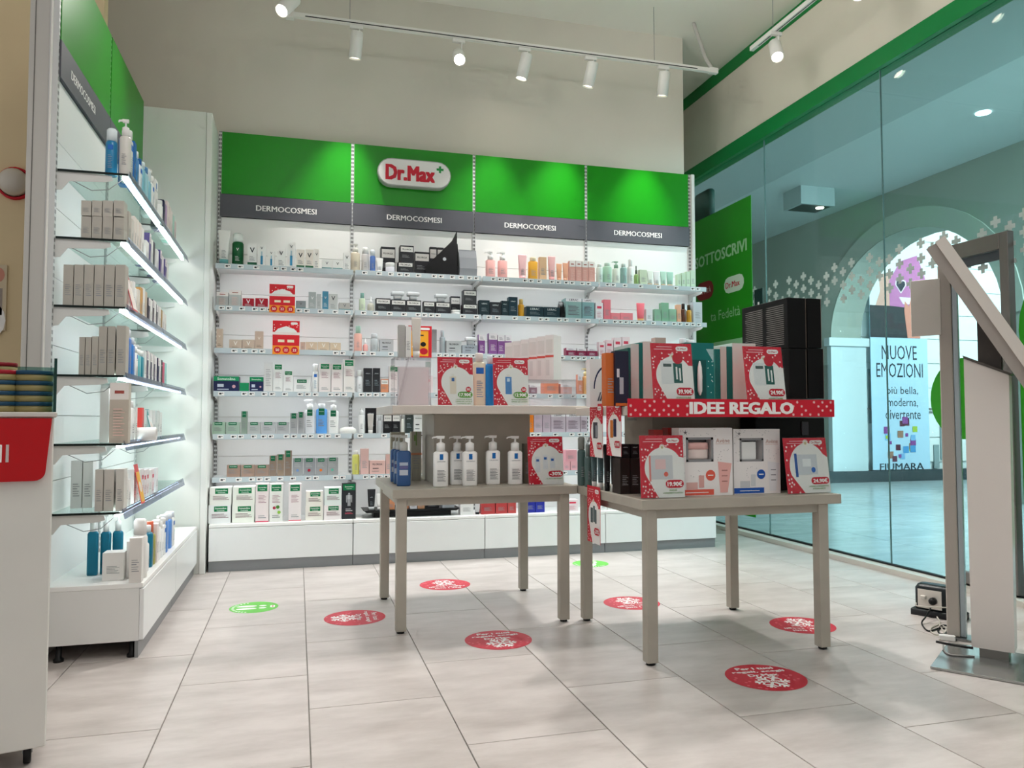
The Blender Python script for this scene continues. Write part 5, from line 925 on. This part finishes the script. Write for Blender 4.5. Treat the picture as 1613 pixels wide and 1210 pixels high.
for k, (x0, x1, yt, c, lab) in enumerate(((1126, 1134, 550, '#14706a', 'teal gift box with dots beside the pen box'), (1134.5, 1144, 546, '#c9c6c0', 'greige gift box between teal ones'), (1144.5, 1153, 546, '#0f6e68', 'dotted teal gift box before white one'), (1153.5, 1190, 541, '#d2dad5', 'white gift box behind the twenty-four ninety card'))):
    ucart(c, x0, x1, yt, 3.34, lab, .20, group='gift boxes in a row on the upper shelf')
BK = M('#070708', .5, spec=.2)
def black_box(x0, x1, y0, y1, Y, lab, d):
    A, B = onY(x0, y0, Y), onY(x1, y1, Y); z0 = max(U, B.z) if y1 > 600 else onY(x0, y1, Y).z
    o = MB().cbox(A.x, B.x, Y, Y+d, z0, onY(x1, y0, Y).z, BK, .0015).build('gift_case'); tag(o, lab, 'box', 'black gift cases stacked on the upper shelf')
    MB().box(B.x-.0012, B.x+.0008, Y-.0006, Y+.01, z0+.002, onY(x1, y0, Y).z-.002, M('#7d7166', .6)).build('edge_line', o); return o
o = black_box(1243, 1271, 549.5, 628, 3.24, 'black gift case, lower row, next to the red card', .36)
o = black_box(1272.5, 1298, 549.5, 628, 3.24, 'black gift case, lower row, at the shelf end', .36)
o = black_box(1240, 1270, 470, 548, 3.25, 'black gift case, upper row, with fine print on its side', .40)
A = onY(1240, 470, 3.25); zb = onY(1240, 548, 3.25).z; q = MB(); rr = random.Random(8)
for c0, c1 in ((.03, .18), (.21, .37)):
    for k in range(20): zz = zb+.02+(A.z-zb-.04)*k/20; q.poly([(A.x-.0006, 3.25+c1-rr.uniform(0, .03), zz), (A.x-.0006, 3.25+c0, zz), (A.x-.0006, 3.25+c0, zz+.0045), (A.x-.0006, 3.25+c1, zz+.0045)], M('#6f6c6a', .6))
q.build('fine_print', o)
black_box(1271.5, 1294, 471, 548, 3.25, 'black gift case, upper row, at the shelf end', .40)
LIFT = [(-.28, .02, .34, .72, '#dfe0e0'), (-.22, -.02, .62, .67, '#4a5a58'), (.02, .24, .36, .68, '#1d5a52'), (.08, .12, .42, .62, '#e9e9e6'), (.16, .20, .40, .60, '#e9e9e6'), ('o', .14, .76, .13, '#c3182e')]
card_at(1030, 1094, 541, 629, 3.17, 'red card priced thirty-nine ninety before teal gift box', '39.90€', LIFT, ('SOMATOLINE', 'COFANETTO', 'LIFT EFFECT 4D'), Z2, tilt=-.12, rnd=16)
card_at(1178, 1238, 546, 629, 3.17, 'red card priced twenty-four ninety before black gift cases', '24.90€', LIFT, ('SOMATOLINE', 'COFANETTO', 'LIFT EFFECT 4D'), Z2, tilt=-.14, rnd=17)
tp = MB(); A = onY(1301, 560, 3.2); tp.box(2.462, 2.466, 3.17, 3.6, U, U+.20, AC); o = tp.build('shelf_end_panel'); tag(o, 'clear acrylic panel closing the upper shelf end', 'panel')
# hanging cards on the table side, facing away from the glass (towards -X)
def side_card(px0, px1, py0, py1, X, label, price, pic, rnd):
    A, B = onX(px0, py0, X), onX(px1, py1, X); A2 = onX(px1, py0+4, X); wd = A.y-A2.y; ht = A.z-onX(px0, py1, X).z
    return promo(label, wd, ht, (X, (A.y+A2.y)/2, A.z-ht), -PI/2, 0, price, pic, (), holder=False, rnd=rnd)
side_card(929, 949, 637, 720, 1.450, 'red card hanging at the shelf side, rear one, dark case picture', '19.90€', [(-.22, .12, .36, .66, '#3a3c44'), (-.05, .16, .38, .60, '#8d9096')], 18)
side_card(955, 978, 633, 718, 1.448, 'red card hanging at the shelf side, front one, orange picture', '29.90€', [(-.22, -.02, .34, .66, '#d07a2c'), (.0, .2, .36, .68, '#23284a')], 19)
side_card(925, 945, 764, 852, 1.450, 'red card hanging below the tabletop edge on its side', '-20%', [(-.22, -.04, .36, .62, '#4c5a5c'), (-.02, .12, .38, .66, '#5f6e70'), (.12, .24, .36, .60, '#4c5a5c')], 20)

# ------------------------------------------------------------------ floor stickers
def snowflake(q, cx, cy, R, z, m):
    for k in range(6):
        T = Matrix.Translation((cx, cy, z+.0001*k)) @ Matrix.Rotation(PI/3*k, 4, 'Z')
        q.poly([(0, -.09*R, 0), (R, -.07*R, 0), (R, .07*R, 0), (0, .09*R, 0)], m, T)
        for f, L in ((.45, .42), (.72, .30)):
            for s_ in (-1, 1):
                T2 = T @ Matrix.Translation((f*R, 0, .00002)) @ Matrix.Rotation(s_*PI/3.2, 4, 'Z'); q.poly([(0, -.06*R, 0), (L*R, -.055*R, 0), (L*R, .055*R, 0), (0, .06*R, 0)], m, T2)
def red_sticker(px, py, rz, label, r=.165):
    c = onZ(px, py); o = empty('floor_sticker', (c.x, c.y, .0004), rz); tag(o, label, 'sticker', 'round red floor stickers')
    MB().lathe([(r, 0), (r, .0005)], M('#c22238', .45), 40, smooth=False).build('sheet', o)
    q = MB(); PK = M('#dd6a78', .5); rr = random.Random(int(px))
    for i in range(60):
        a, d_ = rr.uniform(0, 2*PI), r*math.sqrt(rr.random())*.95; x, y = d_*math.cos(a), d_*math.sin(a)
        if y > .1*r or math.hypot(x, y+.38*r) < .45*r: continue
        q.poly([(x+.007*math.cos(PI/3*k), y+.007*math.sin(PI/3*k), .0007) for k in range(6)], PK)
    snowflake(q, 0, -.36*r, .46*r, .0009, PRINTW)
    L = Matrix.Rotation(-PI/2, 4, 'X')
    for s_, yy, wd in (('Per i tuoi', .66, 1.0), ('regali, scegli', .40, 1.40), ('Dr.Max', .14, .78)): put_text(q, s_, 0, yy*r, wd*r, -.001, PRINTW, .17*r, base=L, heavy=.035)
    rect(q, -.28*r, .28*r, -.42*r, -.30*r, -.0018, PRINTW, L); put_text(q, 'Dr.Max+', 0, -.36*r, .46*r, -.0022, M('#c22238', .5), .09*r, base=L)
    q.build('print', o)
red_sticker(785, 1008, .0, 'red floor sticker between the two tables, lettering upright')
red_sticker(1206, 1067, -.12, 'red floor sticker in front of the gift-idea table, nearest')
red_sticker(559, 973, -PI/2, 'red floor sticker turned sideways beside the pump-bottle table leg')
red_sticker(701, 921, PI, 'red floor sticker under the pump-bottle table, upside down')
red_sticker(995, 950, PI, 'red floor sticker behind the gift-idea table leg, upside down')
red_sticker(1264, 985, PI-.3, 'red floor sticker crossed by the gift-idea table leg')
def green_sticker(px, py, rz, label, r=.135):
    c = onZ(px, py); o = empty('floor_sticker', (c.x, c.y, .0004), rz); tag(o, label, 'sticker', 'round green floor stickers')
    MB().lathe([(r, 0), (r, .0005)], M('#63bf45', .45), 36, smooth=False).build('sheet', o)
    q = MB(); L = Matrix.Rotation(-PI/2, 4, 'X')
    for s_ in (-1, 1):
        disc(q, s_*.22*r, .30*r, .15*r, .42*r, -.0008, PRINTW, 16, L); disc(q, s_*.2*r, -.36*r, .11*r, .16*r, -.0008, PRINTW, 14, L)
    rrect(q, 0, -.76*r, .42*r, .2*r, -.0008, PRINTW, L); put_text(q, 'Dr.Max', 0, -.76*r, .3*r, -.0012, RED, base=L)
    for k in range(15):
        a = math.radians(20+140*k/14); T = L @ Matrix.Translation((.86*r*math.cos(a), 0, .86*r*math.sin(a))) @ Matrix.Rotation(PI/2-a, 4, 'Y'); rect(q, -.035*r, .035*r, -.05*r, .05*r, -.0008, PRINTW, T)
    q.build('print', o)
green_sticker(400, 957, PI/2, 'green footprint floor sticker near the corner column')
green_sticker(930, 888, 2.6, 'green footprint floor sticker in front of the back cabinets')

# ------------------------------------------------------------------ till counter with tins
ca = math.radians(15.2)
ct = empty('promo_counter', (-.744, 2.75, 0), ca); tag(ct, 'white wheeled counter with red promotional panel', 'counter')
CW = M('#dcdad4', .4, var=.02)
MB().cbox(-.95, 0, 0, .55, .065, 1.088, CW, .004).build('body', ct)
MB().cbox(-.95, .008, -.012, .56, 1.088, 1.104, M('#cfcac4', .4), .003).build('ledge', ct)
rp = MB(); r_ = .03; pts = [(-.93, 1.085), (-.93, .89), (-.02-r_, .89)]+[(-.02-r_+r_*math.sin(PI/2*k/5), .89+r_-r_*math.cos(PI/2*k/5)) for k in range(1, 6)]+[(-.006, 1.085)]
rp.loft([[(x, -.016, z) for x, z in pts], [(x, -.0005, z) for x, z in pts]], M('#b8040f', .35)); rpo = rp.build('red_panel', ct)
q = MB()
for x in (-.122, -.140): rect(q, x-.004, x+.004, .950, 1.004, -.0175, PRINTW); q.build('lettering', rpo)
for x0, x1, y0, y1, nm in ((-.004, .004, .0, .5, 'side_glass'), (-.95, .0, .50, .504, 'back_glass')): MB().box(x0, x1, y0, y1, 1.1045, 1.275, clear('#bcd6d0', .7, .02, 'counter_glass')).build(nm, ct)
MB().box(-.0042, .0042, -.0045, -.0005, 1.1045, 1.275, M('#0f3630', .2)).build('glass_edge', ct)
for x in (-.05, -.85):
    for y in (.07, .48):
        k = MB(); k.lathe([(.028, -.011), (.032, -.008), (.032, .008), (.028, .011)], BLACK, 16, Matrix.Translation((x, y, .032)) @ Matrix.Rotation(PI/2, 4, 'Y')); k.box(x-.014, x+.014, y-.012, y+.012, .034, .065, STEEL); k.build('caster', ct)
def tin(loc, lab, rim, r=.056):
    o = empty('tin', loc); tag(o, lab, 'tin', 'stacked sweets tins on the counter')
    MB().lathe([(r*.97, 0), (r, .003), (r, .020)], M('#8f8254', .4), 20).build('can', o); MB().lathe([(r*1.02, .020), (r*1.02, .031), (r*.98, .033)], M(rim, .35), 20).build('lid', o)
def cpt(px, dy=.1): 
    d = ray(px, 600); n = Vector((-math.sin(ca), math.cos(ca), 0)); p0 = Vector((-.744, 2.75, 1.1))+n*dy; t = (p0-EYE).dot(n)/d.dot(n); return EYE+d*t
for k in range(4): p = cpt(52); tin((p.x, p.y, 1.1045+.0335*k), f'gold tin with blue lid, {("bottom", "second", "third", "top")[k]} of the stack beside the glass', '#1d4560')
for k in range(4): p = cpt(-2); tin((p.x, p.y, 1.1045+.0335*k), f'gold tin with {("blue lid, bottom", "blue lid, second", "blue lid, third", "red lid, top")[k]} of the stack at the picture edge', '#1d4560' if k < 3 else '#a01828')
for k in range(5): p = cpt(2, .26); tin((p.x, p.y, 1.1045+.0335*k), f'tin with dark red lid, {ORD[k]} from bottom of the rear stack', '#8a1c28', .045)
# wall alarm and poster on the far left wall
al = empty('wall_alarm', (onY(25, 290, 5.2).x, 5.2, onY(25, 290, 5.2).z)); tag(al, 'round clear alarm beacon with red ring on the warm wall', 'alarm')
R90 = Matrix.Rotation(PI/2, 4, 'X')
MB().lathe([(.098, 0), (.098, .022), (.088, .026), (.084, .022), (.084, .0)], M('#c01828', .35), 24, R90, caps=False).build('red_ring', al); MB().lathe([(.082, .0), (.080, .06), (.06, .10), (.02, .115)], M('#c9c2b8', .15, spec=.6), 20, R90).build('dome', al); MB().lathe([(.03, .04), (.03, .08), (.012, .09)], M('#d9d2c8', .3), 12, R90).build('lamp', al)
A = onY(-30, 520, 5.195); B = onY(12, 418, 5.195)
wp = MB().box(A.x, B.x, 5.188, 5.198, A.z, B.z, M('#cfc0a4', .6)).build('wall_poster'); tag(wp, 'beige wall poster cut by the picture edge behind the counter', 'poster')
q = MB(); e = 5.187; disc(q, B.x-.06, B.z-.06, .05, .05, e, M('#c98a78', .6)); rect(q, B.x-.14, B.x-.02, B.z-.30, B.z-.14, e, M('#9a8f88', .6)); disc(q, B.x-.10, A.z+.06, .1, .12, e, PRINTW); q.build('picture_print', wp)

# ------------------------------------------------------------------ information kiosk, post and socket box
KA = math.atan2(-.802, .597)
kq = empty('info_kiosk', (2.645, 2.783, 0), KA); tag(kq, 'white information kiosk with tilted screen on a metal floor plate', 'kiosk')
MB().cbox(0, .52, 0, .46, 0, .012, M('#a4a6a4', .22, .8), .002).build('floor_plate', kq)
MB().box(.15, .262, .292, .39, .012, .06, M('#85827d', .3, .7)).build('foot', kq)
KW = M('#e6dfd9', .35)
cl = MB(); pts = [(.121, .05), (.285, .05), (.295, 1.275), (.121, 1.357)]
cl.loft([[(x, .287, z) for x, z in pts], [(x, .40, z) for x, z in pts]], KW); cl.build('column', kq)
cl = MB(); pts = [(.121, 1.3575), (.295, 1.2755), (.31, 1.280), (.118, 1.371)]; cl.loft([[(x, .28, z) for x, z in pts], [(x, .405, z) for x, z in pts]], M('#5b5550', .4)); cl.build('column_cap', kq)
MB().box(.175, .265, .31, .38, 1.30, 1.56, M('#4a4440', .45)).build('neck', kq)
T = Matrix.Translation((.052, 0, 1.885)) @ Matrix.Rotation(math.radians(61), 4, 'Y')
s_ = MB(); s_.box(0, .74, .15, .56, -.058, .020, M('#a39b94', .45), T); so = s_.build('screen_housing', kq)
s_ = MB(); s_.box(-.004, .744, .138, .1495, -.012, .034, M('#dcd5cd', .35), T); s_.build('side_trim', so)
s_ = MB(); s_.box(.02, .72, .175, .545, .0205, .024, M('#101418', .08), T); s_.build('screen', so)
for a in (.12, .40):
    s_ = MB(); s_.box(a, a+.16, .20, .30, -.0605, -.0582, M('#5a544f', .6), T); s_.build('vent', so)
# tall grey post with blank board behind the kiosk
ps = empty('signal_post', (3.135, 3.135, 0), KA); tag(ps, 'tall grey post with blank board behind the kiosk', 'post')
MB().cbox(-.032, .025, -.025, .03, .0125, 1.85, M('#b3aba3', .4), .004).build('post', ps)
MB().cbox(.0252, .05, -.015, .025, .0125, 1.84, M('#aebabf', .3, .4), .003).build('side_rail', ps)
MB().cbox(-.155, -.02, -.032, -.026, 1.50, 1.785, M('#cdc7c0', .5), .002).build('board', ps)
MB().box(-.05, .08, -.05, .06, 0, .0122, STEEL).build('base', ps)
ub = empty('socket_box', (3.40, 3.50, 0), math.radians(-62)); tag(ub, 'black floor socket box with white plate by the glass', 'socket box')
b = MB(); b.rect_loft([(.26, .13, .0, .01), (.26, .13, .03, .01), (.25, .12, .035, .01)], DARK); b.build('base', ub)
b = MB(); b.rect_loft([(.22, .11, .035, .02), (.22, .11, .15, .02), (.20, .095, .168, .02)], M('#1d2326', .35)); b.build('housing', ub)
MB().box(-.09, .03, -.0605, -.056, .045, .145, M('#d9d4cc', .4)).build('socket_plate', ub)
MB().lathe([(.02, 0), (.02, .02), (.012, .035)], BLACK, 14, Matrix.Translation((-.01, -.06, .09)) @ Matrix.Rotation(PI/2, 4, 'X')).build('plug', ub)
MB().cbox(-.07, -.045, -.085, -.06, .095, .115, M('#cfcac2', .4), .002).build('plug', ub)
def cord(name, pts, r, m, lab):
    pts = [Vector(p) for p in pts]; path = []
    for i in range(len(pts)-1):
        p0, p1, p2, p3 = pts[max(i-1, 0)], pts[i], pts[i+1], pts[min(i+2, len(pts)-1)]
        for k in range(6): t = k/6; path.append(.5*((2*p1)+(p2-p0)*t+(2*p0-5*p1+4*p2-p3)*t*t+(3*p1-p0-3*p2+p3)*t**3))
    path.append(pts[-1]); o = MB().tube(path, r, m).build(name); tag(o, lab, 'cable')
fz = lambda px, py, z=.005: tuple(onZ(px, py, z))
cord('power_cable', [fz(1466, 958, .06), fz(1458, 972, .03), fz(1452, 982), fz(1462, 994), fz(1480, 990), fz(1500, 993), fz(1494, 1000), fz(1478, 996), fz(1486, 985), fz(1512, 992)], .004, BLACK, 'black cable coiled before the socket box')
cord('power_cable', [fz(1476, 972, .02), fz(1480, 982), fz(1466, 990), fz(1470, 998), fz(1486, 1000), fz(1490, 990), fz(1480, 984), fz(1488, 1000), fz(1480, 1008)], .0035, M('#b9b4aa', .5), 'pale grey cable tangled with the black cable')
cord('power_cable', [fz(1443, 950, .10), fz(1446, 955, .095), fz(1480, 957, .10), fz(1516, 957, .10)], .0035, M('#b9b4aa', .5), 'pale cable running from socket box to the post')
cord('power_cable', [fz(1486, 1016, .02), fz(1488, 1026, .016), fz(1500, 1032, .016), fz(1535, 1034, .016)], .004, M('#8d8b88', .5), 'grey cable curving over the metal floor plate')
o = MB().cbox(-.035, .035, -.016, .016, 0, .026, M('#e4e4e2', .35), .003).build('power_adapter', None, tuple(onZ(1492, 1009)), -.7); tag(o, 'white power adapter lying beside the floor plate', 'adapter')
cord('antenna_lead', [fz(1475, 1011, .045), fz(1500, 1016, .05), fz(1518, 1019, .055), fz(1532, 1021, .06)], .006, BLACK, 'black rod lead pointing from the kiosk column')

# ------------------------------------------------------------------ track lights
TW = M('#e6e5e0', .4)
TRY, TRZ = 5.90, 4.10
ta = empty('light_track', (0, TRY, TRZ)); tag(ta, 'white ceiling light track hung along the back wall', 'track')
MB().box(-.10, 3.42, -.017, .017, -.0, .035, TW).build('rail', ta); MB().box(.02, 3.30, -.0182, -.0172, .008, .016, M('#2a2a2c', .5)).build('slot', ta)
MB().box(-.12, -.06, -.03, .03, -.012, .04, TW).build('end_connector', ta); MB().box(3.42, 3.50, -.022, .022, -.005, .04, TW).build('end_feed', ta)
for x in (.35, 2.9): MB().tube([(x, 0, .035), (x, 0, CEIL-TRZ)], .0025, M('#8d8d8d', .4), 6).build('suspension_wire', ta)
tb = empty('light_track', (3.56, 5.46, TRZ), 0); tag(tb, 'white ceiling light track running along the shop glass', 'track')
MB().box(-.017, .017, -4.5, 0, 0, .035, TW).build('rail', tb); MB().box(-.004, .004, -4.4, -.1, -.0012, -.0002, M('#2a2a2c', .5)).build('slot', tb); MB().tube([(0, -.3, .035), (0, -.3, CEIL-TRZ)], .0025, M('#8d8d8d', .4), 6).build('suspension_wire', tb)
tc_ = empty('light_track', (-.09, 5.83, TRZ), 0); tag(tc_, 'white ceiling light track above the glass shelving, near its corner', 'track')
MB().box(-.017, .017, -3.5, 0, 0, .035, TW).build('rail', tc_)
cord('flexible_conduit', [(3.36, 6.05, CEIL), (3.40, 6.0, 4.40), (3.42, 5.95, 4.25), (3.45, 5.90, 4.14)], .017, M('#b5b4ae', .5), 'grey flexible conduit hanging to the track end')
def track_spot(loc, aim, lab, lit, power=0, angle=45):
    o = empty('track_spot', loc); tag(o, lab, 'spotlight', 'track spotlights')
    MB().cbox(-.05, .05, -.016, .016, -.03, -.0008, TW, .003).build('adapter', o)
    MB().cbox(.018, .026, -.012, .012, -.14, -.03, TW, .001).build('arm', o)
    d = (Vector(aim)-Vector(loc)).normalized(); T = Matrix.Translation((0, 0, -.14)) @ d.to_track_quat('-Z', 'Y').to_matrix().to_4x4()
    h = MB(); h.lathe([(.0, .085), (.044, .085), (.047, .080), (.047, -.115), (.043, -.115), (.040, -.095)], TW, 20, T, caps=False); h.build('can', o)
    c = MB(); c.lathe([(.040, -.100), (.0395, -.0985)], M('#fff3dc', .4, emit=30.0 if lit else 3.0), 18, T); c.build('lens', o)
    if power:
        p = Vector(loc)+Vector((0, 0, -.14))+d*.13; spot_light('spot_beam', p, Vector(aim), power, angle, r=.03, blend=1.0)
for x, aim, lit, pw, lab in ((.40, (.28, 6.24, 2.3), 0, 120, 'first from the corner column'), (1.20, (.75, 2.2, 1.2), 1, 22, 'glaring towards the room'), (1.745, (1.35, 6.22, 2.2), 1, 105, 'third of five, lit lens'), (2.32, (2.0, 6.24, 2.3), 0, 120, 'fourth of five'), (2.985, (2.9, 6.24, 2.3), 0, 120, 'last before the shop glass')):
    track_spot((x, TRY, TRZ), aim, f'white track spotlight on the back track, {lab}', lit, pw, 52)
track_spot((3.56, 5.13, TRZ), (2.4, 2.6, .2), 'white lit track spotlight near the end of glass-side track', 1, 130, 70)
track_spot((3.56, 4.22, TRZ), (2.0, 1.8, .2), 'white lit track spotlight further along the glass-side track', 1, 120, 75)
track_spot((-.09, 5.45, TRZ), (-1.0, 4.4, 2.5), 'white lit track spotlight over the glass shelving corner', 1, 70, 75)
